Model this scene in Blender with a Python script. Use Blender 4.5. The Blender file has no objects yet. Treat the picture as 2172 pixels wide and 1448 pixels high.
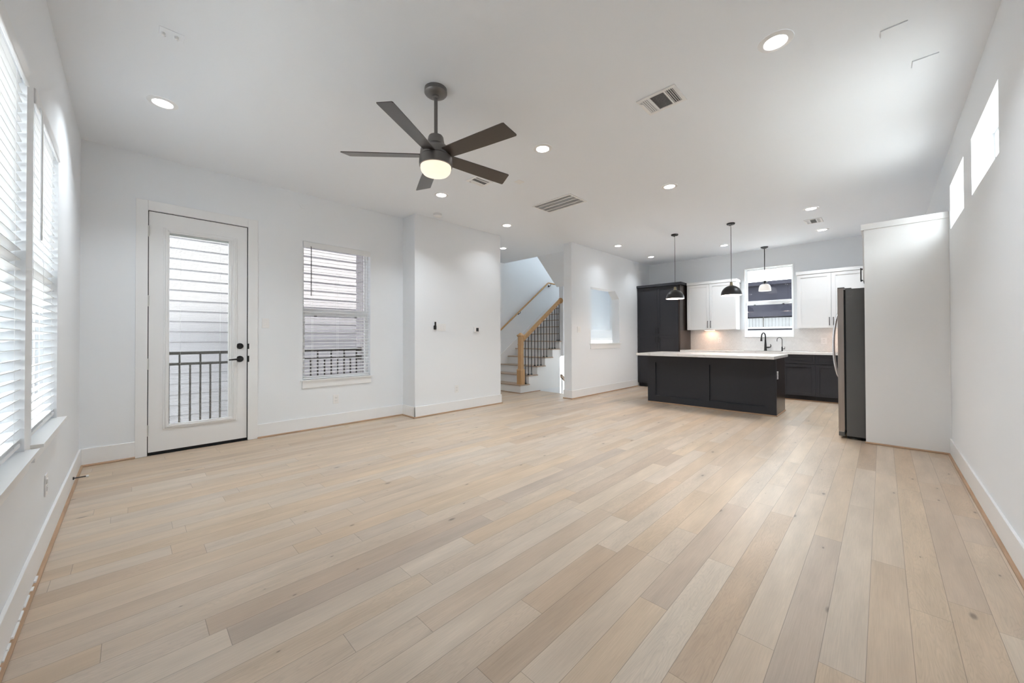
import bpy, bmesh, math, random
from mathutils import Vector, Matrix
PI = math.pi
sc = bpy.context.scene
C = sc.collection

# ---------------------------------------------------------------- camera
cam_d = bpy.data.cameras.new('camera')
cam_d.sensor_width = 36.0
cam_d.lens = 796.18 / 2172 * 36.0
cam_d.shift_y = -13.6 / 2172
cam_d.clip_start = 0.02
cam_d.clip_end = 300
cam = bpy.data.objects.new('camera', cam_d)
C.objects.link(cam)
yaw, pitch, roll = 0.7785, 0.0087, -0.0031
F = Vector((math.cos(yaw) * math.cos(pitch), math.sin(yaw) * math.cos(pitch), math.sin(pitch)))
R0 = Vector((math.sin(yaw), -math.cos(yaw), 0))
U0 = R0.cross(F)
R1 = R0 * math.cos(roll) + U0 * math.sin(roll)
U1 = U0 * math.cos(roll) - R0 * math.sin(roll)
M = Matrix((R1, U1, -F)).transposed().to_4x4()
M.translation = Vector((0, 0, 1.18))
cam.matrix_world = M
sc.camera = cam

# ---------------------------------------------------------------- exposure, world, sun
sc.view_settings.view_transform = 'Standard'
sc.view_settings.look = 'None'
sc.view_settings.gamma = 1.0
sc.view_settings.use_curve_mapping = False
sc.view_settings.exposure = 1.16
try:
    sc.cycles.max_bounces = 14
    sc.cycles.diffuse_bounces = 9
    sc.cycles.glossy_bounces = 5
    sc.cycles.transparent_max_bounces = 16
    sc.cycles.use_denoising = True
    sc.cycles.sample_clamp_indirect = 8.0
    sc.cycles.caustics_reflective = False
    sc.cycles.caustics_refractive = False
except Exception:
    pass
SKY = 6.2
w = bpy.data.worlds.new('world')
sc.world = w
w.use_nodes = True
wn = w.node_tree
for n in list(wn.nodes):
    wn.nodes.remove(n)
wo = wn.nodes.new('ShaderNodeOutputWorld')
wb = wn.nodes.new('ShaderNodeBackground')
wb.inputs[0].default_value = (0.92, 0.962, 1.0, 1)
wb.inputs[1].default_value = SKY
wn.links.new(wb.outputs[0], wo.inputs[0])
sun_d = bpy.data.lights.new('sun', 'SUN')
sun_d.energy = 11.0
sun_d.angle = 0.02
sun_d.color = (1.0, 0.96, 0.88)
sun = bpy.data.objects.new('sun', sun_d)
C.objects.link(sun)
sun.rotation_euler = Vector((0, 1, -4.25)).to_track_quat('-Z', 'Y').to_euler()
DOWN_W = 5.4      # each recessed ceiling light, watts

# ---------------------------------------------------------------- materials
def mat(name, col, rough=0.5, metal=0.0, spec=0.5, bump=None, emit=None, estr=0.0, coat=0.0, var=None):
    m = bpy.data.materials.new(name)
    m.use_nodes = True
    nt = m.node_tree
    p = nt.nodes['Principled BSDF']
    p.inputs['Base Color'].default_value = (*col, 1)
    p.inputs['Roughness'].default_value = rough
    p.inputs['Metallic'].default_value = metal
    p.inputs['Specular IOR Level'].default_value = spec
    if coat:
        p.inputs['Coat Weight'].default_value = coat
        p.inputs['Coat Roughness'].default_value = 0.28
    if emit:
        p.inputs['Emission Color'].default_value = (*emit, 1)
        p.inputs['Emission Strength'].default_value = estr
    tc = nt.nodes.new('ShaderNodeTexCoord')
    if bump:
        sc_, st, dist = bump
        n = nt.nodes.new('ShaderNodeTexNoise')
        n.inputs['Scale'].default_value = sc_
        n.inputs['Detail'].default_value = 3
        nt.links.new(tc.outputs['Object'], n.inputs['Vector'])
        b = nt.nodes.new('ShaderNodeBump')
        b.inputs['Strength'].default_value = st
        b.inputs['Distance'].default_value = dist
        nt.links.new(n.outputs['Fac'], b.inputs['Height'])
        nt.links.new(b.outputs['Normal'], p.inputs['Normal'])
    if var:
        vs, amt, stretch = var
        mp = nt.nodes.new('ShaderNodeMapping')
        mp.inputs['Scale'].default_value = stretch
        n = nt.nodes.new('ShaderNodeTexNoise')
        n.inputs['Scale'].default_value = vs
        n.inputs['Detail'].default_value = 5
        nt.links.new(tc.outputs['Object'], mp.inputs['Vector'])
        nt.links.new(mp.outputs['Vector'], n.inputs['Vector'])
        r = nt.nodes.new('ShaderNodeMapRange')
        r.inputs['From Min'].default_value = 0.3
        r.inputs['From Max'].default_value = 0.7
        r.inputs['To Min'].default_value = 1 - amt
        r.inputs['To Max'].default_value = 1 + amt
        nt.links.new(n.outputs['Fac'], r.inputs['Value'])
        mx = nt.nodes.new('ShaderNodeVectorMath')
        mx.operation = 'SCALE'
        mx.inputs[0].default_value = col
        nt.links.new(r.outputs['Result'], mx.inputs['Scale'])
        nt.links.new(mx.outputs['Vector'], p.inputs['Base Color'])
    return m

MW = mat('wall_paint', (0.81, 0.835, 0.862), 0.62, spec=0.3, bump=(90, 0.12, 0.002))
MC = mat('ceiling_paint', (0.83, 0.862, 0.902), 0.8, spec=0.2, bump=(120, 0.08, 0.002))
MT = mat('trim_paint', (0.83, 0.835, 0.84), 0.32, bump=(60, 0.02, 0.001))
MV = mat('vinyl_white', (0.89, 0.90, 0.91), 0.35, bump=(80, 0.02, 0.001))
MSLAT = mat('blind_slat_white', (0.78, 0.79, 0.80), 0.38, bump=(80, 0.02, 0.001))
MSHOE = mat('shoe_wood', (0.42, 0.27, 0.165), 0.45, var=(14, 0.18, (0.3, 0.3, 4)))
MOAK = mat('oak', (0.50, 0.30, 0.135), 0.38, var=(30, 0.14, (1, 1, 0.12)))
MTREAD = mat('tread_wood', (0.44, 0.33, 0.245), 0.42, var=(22, 0.14, (3, 0.25, 1)))
MCAB = mat('cabinet_charcoal', (0.036, 0.037, 0.043), 0.5, spec=0.25, bump=(50, 0.03, 0.001))
MESP = mat('cabinet_espresso', (0.026, 0.018, 0.015), 0.24, spec=0.5, var=(20, 0.15, (1, 1, 0.1)))
MCW = mat('cabinet_white', (0.80, 0.80, 0.80), 0.38, bump=(60, 0.02, 0.001))
MBLK = mat('black_metal', (0.010, 0.010, 0.011), 0.38, spec=0.5, bump=(200, 0.02, 0.0005))
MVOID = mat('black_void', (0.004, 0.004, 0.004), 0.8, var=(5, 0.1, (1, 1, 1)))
MSTEEL = mat('brushed_steel', (0.42, 0.38, 0.355), 0.30, metal=1.0, var=(60, 0.05, (1, 1, 0.02)))
MCHR = mat('chrome', (0.75, 0.75, 0.77), 0.12, metal=1.0, bump=(40, 0.01, 0.0005))
MFSIDE = mat('fridge_side_grey', (0.10, 0.10, 0.10), 0.42, bump=(220, 0.10, 0.001))
MNICK = mat('fan_grey_metal', (0.20, 0.19, 0.185), 0.36, metal=0.65, bump=(100, 0.02, 0.0005))
MBLADE = mat('fan_blade_brown', (0.040, 0.029, 0.023), 0.32, spec=0.5, coat=0.5, var=(12, 0.03, (0.2, 3, 1)))
MBRASS = mat('brass', (0.33, 0.28, 0.18), 0.3, metal=1.0, bump=(100, 0.02, 0.0005))
MPLATE = mat('plate_white', (0.82, 0.82, 0.82), 0.3, bump=(60, 0.01, 0.0005))
MHINGE = mat('hinge_satin', (0.60, 0.60, 0.58), 0.35, metal=0.4, bump=(60, 0.01, 0.0005))
MGREYSLOT = mat('vent_shadow', (0.12, 0.12, 0.125), 0.7, var=(9, 0.1, (1, 1, 1)))
MGRILLB = mat('grille_filter', (0.78, 0.78, 0.78), 0.9, var=(9, 0.05, (1, 1, 1)))
MRAILX = mat('railing_bronze', (0.040, 0.034, 0.028), 0.5, bump=(60, 0.03, 0.001))
MSLATE = mat('dark_render', (0.026, 0.026, 0.034), 0.9, spec=0.0, bump=(6, 0.15, 0.01), var=(1.5, 0.12, (1, 1, 1)))
MMEM = mat('bounce_slab', (0.62, 0.62, 0.62), 0.9, spec=0.0, var=(1.0, 0.08, (1, 1, 1)))  # pale top of the added roof, reflects light upward
MPAL = mat('pale_render', (0.30, 0.30, 0.305), 0.9, spec=0.0, var=(1.0, 0.05, (1, 1, 1)))
MBRN = mat('brown_render', (0.30, 0.27, 0.25), 0.9, spec=0.0, var=(1.2, 0.1, (1, 1, 1)))
MGROUND = mat('concrete_ground', (0.42, 0.41, 0.40), 0.9, spec=0.0, var=(0.6, 0.1, (1, 1, 1)))
MROOF = mat('house_outer', (0.60, 0.60, 0.58), 0.9, spec=0.0, var=(0.6, 0.05, (1, 1, 1)))
MSIDE = mat('lap_siding', (0.300, 0.282, 0.298), 0.9, spec=0.0, bump=(14, 0.25, 0.01), var=(3, 0.03, (0.2, 1, 3)))
MTHERM = mat('thermostat_screen', (0.02, 0.02, 0.022), 0.2, bump=(40, 0.01, 0.0005))

def emat(name, col, s, base=0.8):
    m = bpy.data.materials.new(name)
    m.use_nodes = True
    nt = m.node_tree
    p = nt.nodes['Principled BSDF']
    p.inputs['Base Color'].default_value = (base, base, base, 1)
    p.inputs['Emission Color'].default_value = (*col, 1)
    n = nt.nodes.new('ShaderNodeTexNoise')
    n.inputs['Scale'].default_value = 3
    r = nt.nodes.new('ShaderNodeMapRange')
    r.inputs['To Min'].default_value = s * 0.97
    r.inputs['To Max'].default_value = s * 1.03
    nt.links.new(n.outputs['Fac'], r.inputs['Value'])
    nt.links.new(r.outputs['Result'], p.inputs['Emission Strength'])
    return m
MLED = emat('led_lens', (1.0, 0.985, 0.96), 9.0)
MFANGL = emat('fan_glass_glow', (1.0, 0.80, 0.60), 0.50, 0.30)
MPENDGL = emat('pendant_glass_glow', (1.0, 0.90, 0.80), 0.27, 0.30)
MDOMEIN = mat('dome_inside_white', (0.85, 0.82, 0.80), 0.5, bump=(60, 0.01, 0.0005))
MBULB = emat('bulb_glow', (1.0, 0.86, 0.72), 9.0)
MWARM = emat('undercabinet_led', (1.0, 0.62, 0.40), 6.0)

def glass_mat():
    m = bpy.data.materials.new('window_glass')
    m.use_nodes = True
    nt = m.node_tree
    for n in list(nt.nodes):
        nt.nodes.remove(n)
    o = nt.nodes.new('ShaderNodeOutputMaterial')
    mx = nt.nodes.new('ShaderNodeMixShader')
    t = nt.nodes.new('ShaderNodeBsdfTransparent')
    t.inputs[0].default_value = (0.95, 0.97, 0.965, 1)
    g = nt.nodes.new('ShaderNodeBsdfGlossy')
    g.inputs['Roughness'].default_value = 0.01
    f = nt.nodes.new('ShaderNodeFresnel')
    f.inputs['IOR'].default_value = 1.45
    ml = nt.nodes.new('ShaderNodeMath')
    ml.operation = 'MULTIPLY'
    ml.inputs[1].default_value = 1.5
    nt.links.new(f.outputs[0], ml.inputs[0])
    ge = nt.nodes.new('ShaderNodeNewGeometry')
    inv = nt.nodes.new('ShaderNodeMath')
    inv.operation = 'SUBTRACT'
    inv.inputs[0].default_value = 1.0
    nt.links.new(ge.outputs['Backfacing'], inv.inputs[1])
    m2 = nt.nodes.new('ShaderNodeMath')
    m2.operation = 'MULTIPLY'
    nt.links.new(ml.outputs[0], m2.inputs[0])
    nt.links.new(inv.outputs[0], m2.inputs[1])
    nt.links.new(m2.outputs[0], mx.inputs[0])
    nt.links.new(t.outputs[0], mx.inputs[1])
    nt.links.new(g.outputs[0], mx.inputs[2])
    nt.links.new(mx.outputs[0], o.inputs[0])
    return m
MGL = glass_mat()

def quartz_mat():
    m = mat('quartz', (0.80, 0.79, 0.78), 0.12, spec=0.6)
    nt = m.node_tree
    p = nt.nodes['Principled BSDF']
    tc = nt.nodes.new('ShaderNodeTexCoord')
    n = nt.nodes.new('ShaderNodeTexNoise')
    n.inputs['Scale'].default_value = 1.4
    n.inputs['Detail'].default_value = 6
    n.inputs['Distortion'].default_value = 1.6
    nt.links.new(tc.outputs['Object'], n.inputs['Vector'])
    r = nt.nodes.new('ShaderNodeValToRGB')
    e = r.color_ramp.elements
    e[0].position = 0.485
    e[0].color = (0.82, 0.81, 0.80, 1)
    e[1].position = 0.515
    e[1].color = (0.82, 0.81, 0.80, 1)
    x = e.new(0.5)
    x.color = (0.72, 0.69, 0.66, 1)
    nt.links.new(n.outputs['Fac'], r.inputs['Fac'])
    nt.links.new(r.outputs['Color'], p.inputs['Base Color'])
    return m
MQ = quartz_mat()

def floor_mat():
    m = bpy.data.materials.new('oak_planks')
    m.use_nodes = True
    nt = m.node_tree
    L = nt.links.new
    p = nt.nodes['Principled BSDF']
    def nd(t, **kw):
        n = nt.nodes.new(t)
        for k, v in kw.items():
            setattr(n, k, v)
        return n
    def math_(op, a, b=None, c=None):
        n = nd('ShaderNodeMath', operation=op)
        for i, v in enumerate((a, b, c)):
            if v is None:
                continue
            if isinstance(v, (int, float)):
                n.inputs[i].default_value = v
            else:
                L(v, n.inputs[i])
        return n.outputs[0]
    at = nd('ShaderNodeAttribute', attribute_name='plank')      # r1, r2, r3 random per plank
    sep = nd('ShaderNodeSeparateColor')
    L(at.outputs['Color'], sep.inputs[0])
    uv = nd('ShaderNodeUVMap', uv_map='UVMap')                    # metres along, metres across
    su = nd('ShaderNodeSeparateXYZ')
    L(uv.outputs['UV'], su.inputs[0])
    uv2 = nd('ShaderNodeUVMap', uv_map='UVLen')                   # x = metres to the far end
    su2 = nd('ShaderNodeSeparateXYZ')
    L(uv2.outputs['UV'], su2.inputs[0])
    cmb = nd('ShaderNodeCombineXYZ')
    L(math_('MULTIPLY', su.outputs[0], 1.0), cmb.inputs[0])
    L(su.outputs[1], cmb.inputs[1])
    L(math_('MULTIPLY', sep.outputs[0], 37.0), cmb.inputs[2])
    off = nd('ShaderNodeVectorMath', operation='ADD')
    L(cmb.outputs[0], off.inputs[0])
    cc = nd('ShaderNodeCombineXYZ')
    L(math_('MULTIPLY', sep.outputs[1], 53.0), cc.inputs[0])
    L(math_('MULTIPLY', sep.outputs[0], 31.0), cc.inputs[1])
    L(cc.outputs[0], off.inputs[1])
    # broad tone drift inside a plank
    mp1 = nd('ShaderNodeMapping')
    mp1.inputs['Scale'].default_value = (1.6, 9, 1)
    L(off.outputs[0], mp1.inputs['Vector'])
    n1 = nd('ShaderNodeTexNoise')
    n1.inputs['Scale'].default_value = 1.3
    n1.inputs['Detail'].default_value = 4
    L(mp1.outputs[0], n1.inputs['Vector'])
    # cathedral grain: distorted bands
    mp2 = nd('ShaderNodeMapping')
    mp2.inputs['Scale'].default_value = (1.0, 7.0, 1)
    L(off.outputs[0], mp2.inputs['Vector'])
    n2 = nd('ShaderNodeTexNoise')
    n2.inputs['Scale'].default_value = 2.2
    n2.inputs['Detail'].default_value = 2.5
    n2.inputs['Distortion'].default_value = 0.4
    L(mp2.outputs[0], n2.inputs['Vector'])
    ring = math_('SINE', math_('MULTIPLY', n2.outputs['Fac'], 120.0))
    ring = math_('POWER', math_('MULTIPLY_ADD', ring, 0.5, 0.5), 3.0)
    # fine pores
    mp3 = nd('ShaderNodeMapping')
    mp3.inputs['Scale'].default_value = (9, 260, 1)
    L(off.outputs[0], mp3.inputs['Vector'])
    n3 = nd('ShaderNodeTexNoise')
    n3.inputs['Scale'].default_value = 1.0
    n3.inputs['Detail'].default_value = 3
    L(mp3.outputs[0], n3.inputs['Vector'])
    # knots
    mp4 = nd('ShaderNodeMapping')
    mp4.inputs['Scale'].default_value = (3.2, 7.5, 1)
    L(off.outputs[0], mp4.inputs['Vector'])
    vor = nd('ShaderNodeTexVoronoi', voronoi_dimensions='2D')
    vor.inputs['Scale'].default_value = 1.0
    vor.inputs['Randomness'].default_value = 1.0
    L(mp4.outputs[0], vor.inputs['Vector'])
    vs = nd('ShaderNodeSeparateColor')
    L(vor.outputs['Color'], vs.inputs[0])
    has = math_('GREATER_THAN', vs.outputs[0], 0.84)
    rad = math_('MULTIPLY_ADD', math_('MULTIPLY', vs.outputs[1], vs.outputs[1]), 0.095, 0.022)
    kd = math_('DIVIDE', vor.outputs['Distance'], rad)
    knot = math_('MULTIPLY', has, math_('MAXIMUM', math_('SUBTRACT', 1.0, kd), 0.0))
    knot = math_('MINIMUM', math_('MULTIPLY', knot, 1.6), 1.0)
    halo = math_('MULTIPLY', has, math_('MAXIMUM', math_('SUBTRACT', 1.0, math_('MULTIPLY', kd, 0.28)), 0.0))
    # seam distance
    ux = math_('MINIMUM', su.outputs[0], su2.outputs[0])
    vy = math_('MINIMUM', su.outputs[1], math_('SUBTRACT', 0.1245, su.outputs[1]))
    dd = math_('MINIMUM', ux, vy)
    seam = nd('ShaderNodeMapRange')
    seam.inputs['From Min'].default_value = 0.0004
    seam.inputs['From Max'].default_value = 0.0015
    seam.inputs['To Min'].default_value = 0.52
    seam.inputs['To Max'].default_value = 1.0
    L(dd, seam.inputs['Value'])
    # plank colour
    ramp = nd('ShaderNodeValToRGB')
    e = ramp.color_ramp.elements
    cols = [(0.0, (0.425, 0.338, 0.268)), (0.15, (0.490, 0.395, 0.315)), (0.40, (0.530, 0.434, 0.348)),
            (0.70, (0.556, 0.458, 0.366)), (1.0, (0.610, 0.512, 0.408))]
    e[0].position, e[0].color = cols[0][0], (*cols[0][1], 1)
    e[1].position, e[1].color = cols[-1][0], (*cols[-1][1], 1)
    for pz, cl in cols[1:-1]:
        q = e.new(pz)
        q.color = (*cl, 1)
    L(sep.outputs[2], ramp.inputs['Fac'])
    hs = nd('ShaderNodeHueSaturation')
    L(ramp.outputs['Color'], hs.inputs['Color'])
    L(math_('MULTIPLY_ADD', sep.outputs[1], 0.40, 0.92), hs.inputs['Saturation'])
    t = math_('MULTIPLY_ADD', n1.outputs['Fac'], 0.52, 0.74)
    ga = math_('MULTIPLY', math_('GREATER_THAN', sep.outputs[0], 0.55), 0.075)
    t = math_('MULTIPLY', t, math_('SUBTRACT', 1.0, math_('MULTIPLY', ring, ga)))
    t = math_('MULTIPLY', t, math_('MULTIPLY_ADD', n3.outputs['Fac'], 0.30, 0.85))
    t = math_('MULTIPLY', t, math_('SUBTRACT', 1.0, math_('MULTIPLY', knot, 0.52)))
    t = math_('MULTIPLY', t, math_('SUBTRACT', 1.0, math_('MULTIPLY', halo, 0.10)))
    t = math_('MULTIPLY', t, seam.outputs['Result'])
    vm = nd('ShaderNodeVectorMath', operation='SCALE')
    L(hs.outputs['Color'], vm.inputs[0])
    L(t, vm.inputs['Scale'])
    L(vm.outputs[0], p.inputs['Base Color'])
    rr = math_('MULTIPLY_ADD', n3.outputs['Fac'], 0.16, 0.30)
    L(rr, p.inputs['Roughness'])
    p.inputs['Specular IOR Level'].default_value = 0.45
    b = nd('ShaderNodeBump')
    b.inputs['Strength'].default_value = 0.25
    b.inputs['Distance'].default_value = 0.0012
    hh = math_('ADD', math_('MULTIPLY', n3.outputs['Fac'], 0.3), seam.outputs['Result'])
    L(hh, b.inputs['Height'])
    L(b.outputs[0], p.inputs['Normal'])
    return m
MFLOOR = floor_mat()

def tile_mat():
    # white chevron mosaic: slanted strips that turn at every column
    m = mat('chevron_tile', (0.80, 0.80, 0.80), 0.16, spec=0.5)
    nt = m.node_tree
    L = nt.links.new
    p = nt.nodes['Principled BSDF']
    tc = nt.nodes.new('ShaderNodeTexCoord')
    s = nt.nodes.new('ShaderNodeSeparateXYZ')
    L(tc.outputs['Object'], s.inputs[0])
    def math_(op, a, b=None, c=None):
        n = nt.nodes.new('ShaderNodeMath')
        n.operation = op
        for i, v in enumerate((a, b, c)):
            if v is None:
                continue
            if isinstance(v, (int, float)):
                n.inputs[i].default_value = v
            else:
                L(v, n.inputs[i])
        return n.outputs[0]
    W = 0.033
    tri = math_('PINGPONG', s.outputs['Y'], W)
    v = math_('ADD', s.outputs['Z'], tri)
    fr = math_('FRACT', math_('DIVIDE', v, 0.020))
    d1 = math_('MINIMUM', fr, math_('SUBTRACT', 1.0, fr))
    d1 = math_('MULTIPLY', d1, 0.020)
    fy = math_('MINIMUM', tri, math_('SUBTRACT', W, tri))
    d = d1
    r = nt.nodes.new('ShaderNodeMapRange')
    r.inputs['From Min'].default_value = 0.0010
    r.inputs['From Max'].default_value = 0.0028
    r.inputs['To Min'].default_value = 0.82
    r.inputs['To Max'].default_value = 1.0
    L(d, r.inputs['Value'])
    cid = math_('FLOOR', math_('DIVIDE', v, 0.020))
    wn_ = nt.nodes.new('ShaderNodeTexWhiteNoise')
    wn_.noise_dimensions = '2D'
    cv = nt.nodes.new('ShaderNodeCombineXYZ')
    L(cid, cv.inputs[0])
    L(math_('FLOOR', math_('DIVIDE', s.outputs['Y'], W)), cv.inputs[1])
    L(cv.outputs[0], wn_.inputs['Vector'])
    tone = math_('MULTIPLY', r.outputs['Result'], math_('MULTIPLY_ADD', wn_.outputs['Value'], 0.07, 0.94))
    vm = nt.nodes.new('ShaderNodeVectorMath')
    vm.operation = 'SCALE'
    vm.inputs[0].default_value = (0.80, 0.80, 0.795)
    L(tone, vm.inputs['Scale'])
    L(vm.outputs[0], p.inputs['Base Color'])
    b = nt.nodes.new('ShaderNodeBump')
    b.inputs['Strength'].default_value = 0.5
    b.inputs['Distance'].default_value = 0.002
    L(r.outputs['Result'], b.inputs['Height'])
    L(b.outputs[0], p.inputs['Normal'])
    return m
MTILE = tile_mat()

# ---------------------------------------------------------------- mesh helpers
def box(bm, x0, x1, y0, y1, z0, z1, bev=0.0):
    if x0 > x1: x0, x1 = x1, x0
    if y0 > y1: y0, y1 = y1, y0
    if z0 > z1: z0, z1 = z1, z0
    v = [bm.verts.new((x, y, z)) for x in (x0, x1) for y in (y0, y1) for z in (z0, z1)]
    fs = [(0, 1, 3, 2), (4, 6, 7, 5), (0, 4, 5, 1), (2, 3, 7, 6), (0, 2, 6, 4), (1, 5, 7, 3)]
    faces = [bm.faces.new([v[i] for i in f]) for f in fs]
    if bev:
        es = set()
        for f in faces:
            es.update(f.edges)
        bmesh.ops.bevel(bm, geom=list(es), offset=bev, segments=2, affect='EDGES', profile=0.5)

def prism(bm, pts, axis, a0, a1):
    """closed outline pts (2D) swept along axis; for 'y' pts are (x,z), 'x': (y,z), 'z': (x,y)"""
    def P(p, a):
        return {'y': (p[0], a, p[1]), 'x': (a, p[0], p[1]), 'z': (p[0], p[1], a)}[axis]
    A = [bm.verts.new(P(p, a0)) for p in pts]
    B = [bm.verts.new(P(p, a1)) for p in pts]
    n = len(pts)
    fs = [bm.faces.new(A), bm.faces.new(B[::-1])]
    for i in range(n):
        fs.append(bm.faces.new((A[i], B[i], B[(i + 1) % n], A[(i + 1) % n])))
    bmesh.ops.recalc_face_normals(bm, faces=fs)

def cyl(bm, p0, p1, r0, r1=None, seg=20, cap=True):
    r1 = r0 if r1 is None else r1
    p0, p1 = Vector(p0), Vector(p1)
    d = p1 - p0
    res = bmesh.ops.create_cone(bm, cap_ends=cap, segments=seg, radius1=r0, radius2=r1, depth=d.length)
    q = Vector((0, 0, 1)).rotation_difference(d.normalized())
    bmesh.ops.transform(bm, matrix=Matrix.Translation((p0 + p1) / 2) @ q.to_matrix().to_4x4(), verts=res['verts'])

def lathe(bm, prof, cx=0, cy=0, seg=40, mtx=None):
    """prof: list of (r, z); open profile turned about the vertical axis"""
    rings = []
    for r, z in prof:
        if r < 1e-5:
            rings.append([bm.verts.new((cx, cy, z))])
        else:
            rings.append([bm.verts.new((cx + r * math.cos(2 * PI * k / seg), cy + r * math.sin(2 * PI * k / seg), z)) for k in range(seg)])
    fs = []
    for a, b in zip(rings, rings[1:]):
        for k in range(seg):
            k2 = (k + 1) % seg
            if len(a) == 1 and len(b) == 1:
                continue
            if len(a) == 1:
                fs.append(bm.faces.new((a[0], b[k2], b[k])))
            elif len(b) == 1:
                fs.append(bm.faces.new((a[k], a[k2], b[0])))
            else:
                fs.append(bm.faces.new((a[k], a[k2], b[k2], b[k])))
    bmesh.ops.recalc_face_normals(bm, faces=fs)
    if mtx is not None:
        bmesh.ops.transform(bm, matrix=mtx, verts=[v for r in rings for v in r])

def tube(bm, pts, r, seg=12, radii=None):
    pts = [Vector(p) for p in pts]
    rings = []
    up = None
    for i, p in enumerate(pts):
        a = pts[max(i - 1, 0)]
        b = pts[min(i + 1, len(pts) - 1)]
        t = (b - a).normalized()
        if up is None:
            up = t.orthogonal().normalized()
        else:
            up = (up - t * up.dot(t)).normalized()
        s = t.cross(up)
        rr = radii[i] if radii else r
        rings.append([bm.verts.new(p + (up * math.cos(2 * PI * k / seg) + s * math.sin(2 * PI * k / seg)) * rr) for k in range(seg)])
    for a, b in zip(rings, rings[1:]):
        for k in range(seg):
            bm.faces.new((a[k], a[(k + 1) % seg], b[(k + 1) % seg], b[k]))
    bm.faces.new(rings[0][::-1])
    bm.faces.new(rings[-1])
    bmesh.ops.recalc_face_normals(bm, faces=bm.faces[:])

def obj(name, bm, m, parent=None, smooth=False, bevel=0.0):
    me = bpy.data.meshes.new(name)
    bm.to_mesh(me)
    bm.free()
    mats = m if isinstance(m, (list, tuple)) else [m]
    for x in mats:
        me.materials.append(x)
    o = bpy.data.objects.new(name, me)
    C.objects.link(o)
    if smooth:
        for p in me.polygons:
            p.use_smooth = True
        try:
            me.set_sharp_from_angle(angle=0.6)
        except Exception:
            pass
    if bevel:
        bv = o.modifiers.new('bevel', 'BEVEL')
        bv.width = bevel
        bv.segments = 2
        bv.limit_method = 'ANGLE'
    if parent is not None:
        o.parent = parent
        o.matrix_parent_inverse = Matrix.Translation(-Vector(parent.location)) if parent.type == 'EMPTY' and not parent.parent else Matrix.Translation(-off(parent))
    return o

def off(o):
    # world offset of an unrotated object chain
    v = Vector((0, 0, 0))
    while o is not None:
        v += Vector(o.location) + o.matrix_parent_inverse.translation
        o = o.parent
    return v

def B():
    return bmesh.new()

def thing(name, label, cat, loc=(0, 0, 0), group=None):
    o = bpy.data.objects.new(name, None)
    o.empty_display_size = 0.1
    C.objects.link(o)
    o.location = loc
    o['label'] = label
    o['category'] = cat
    if group:
        o['group'] = group
    return o

def tag(o, label, cat, group=None, kind=None):
    o['label'] = label
    o['category'] = cat
    if group:
        o['group'] = group
    if kind:
        o['kind'] = kind
    return o

def struct(name, bm, m, label=None, cat=None, **kw):
    o = obj(name, bm, m, **kw)
    o['kind'] = 'structure'
    if label:
        o['label'] = label
    o['category'] = cat or name.split('_')[0]
    return o

def sempty(name, label, cat, loc=(0, 0, 0)):
    o = thing(name, label, cat, loc)
    o['kind'] = 'structure'
    return o

def copy_tree(o, dz):
    """a thing, its parts and sub-parts; dz moves the whole"""
    def rec(s, par):
        c = s.copy()
        C.objects.link(c)
        inv = s.matrix_parent_inverse.copy()
        c.parent = par
        c.matrix_parent_inverse = inv
        for ch in list(s.children):
            rec(ch, c)
        return c
    r = rec(o, None)
    r.location = Vector(o.location) + Vector(dz)
    return r

def wall_cells(bm, axis, a0, a1, u0, u1, z0, z1, holes):
    """slab between a0..a1 on axis ('x' or 'y' or 'z'), spanning u (other horizontal) and z; holes (ua,ub,za,zb)"""
    us = sorted({u0, u1, *[h[0] for h in holes], *[h[1] for h in holes]})
    zs = sorted({z0, z1, *[h[2] for h in holes], *[h[3] for h in holes]})
    us = [u for u in us if u0 <= u <= u1]
    zs = [z for z in zs if z0 <= z <= z1]
    # full-height strips where possible to keep few seams
    for ua, ub in zip(us, us[1:]):
        run = None
        for za, zb in zip(zs, zs[1:]):
            mid = ((ua + ub) / 2, (za + zb) / 2)
            hole = any(h[0] < mid[0] < h[1] and h[2] < mid[1] < h[3] for h in holes)
            if not hole:
                run = (run[0], zb) if run else (za, zb)
            if (hole or zb == zs[-1]) and run:
                if axis == 'x':
                    box(bm, a0, a1, ua, ub, run[0], run[1])
                elif axis == 'y':
                    box(bm, ua, ub, a0, a1, run[0], run[1])
                else:
                    box(bm, ua, ub, run[0], run[1], a0, a1)
                run = None

# ---------------------------------------------------------------- room dimensions
XL, YD, YR, XK, H = -0.338, 5.30, -0.487, 9.40, 3.05
YB, XB0, XB1 = 4.95, 2.96, 4.722             # bump-out
XN0, YN0, YN1 = 5.995, 4.29, 4.47            # kitchen side wall
YS = 5.50                                    # open side of the stair
YH = 6.70                                    # hall back wall
WIN2 = (2.93, 3.81, 0.655, 2.41)
WIN1 = (1.83, 2.765, 0.655, 2.41)
WIN3 = (1.545, 2.44, 0.63, 2.445)
DOOR = (0.115, 0.962, 0.0, 2.497)
WIN4 = (1.278, 2.122, 1.203, 2.660)           # kitchen window, y range
CL1 = (3.50, 4.42, 2.24, 2.665)
CL2 = (4.80, 5.66, 2.24, 2.665)

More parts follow.
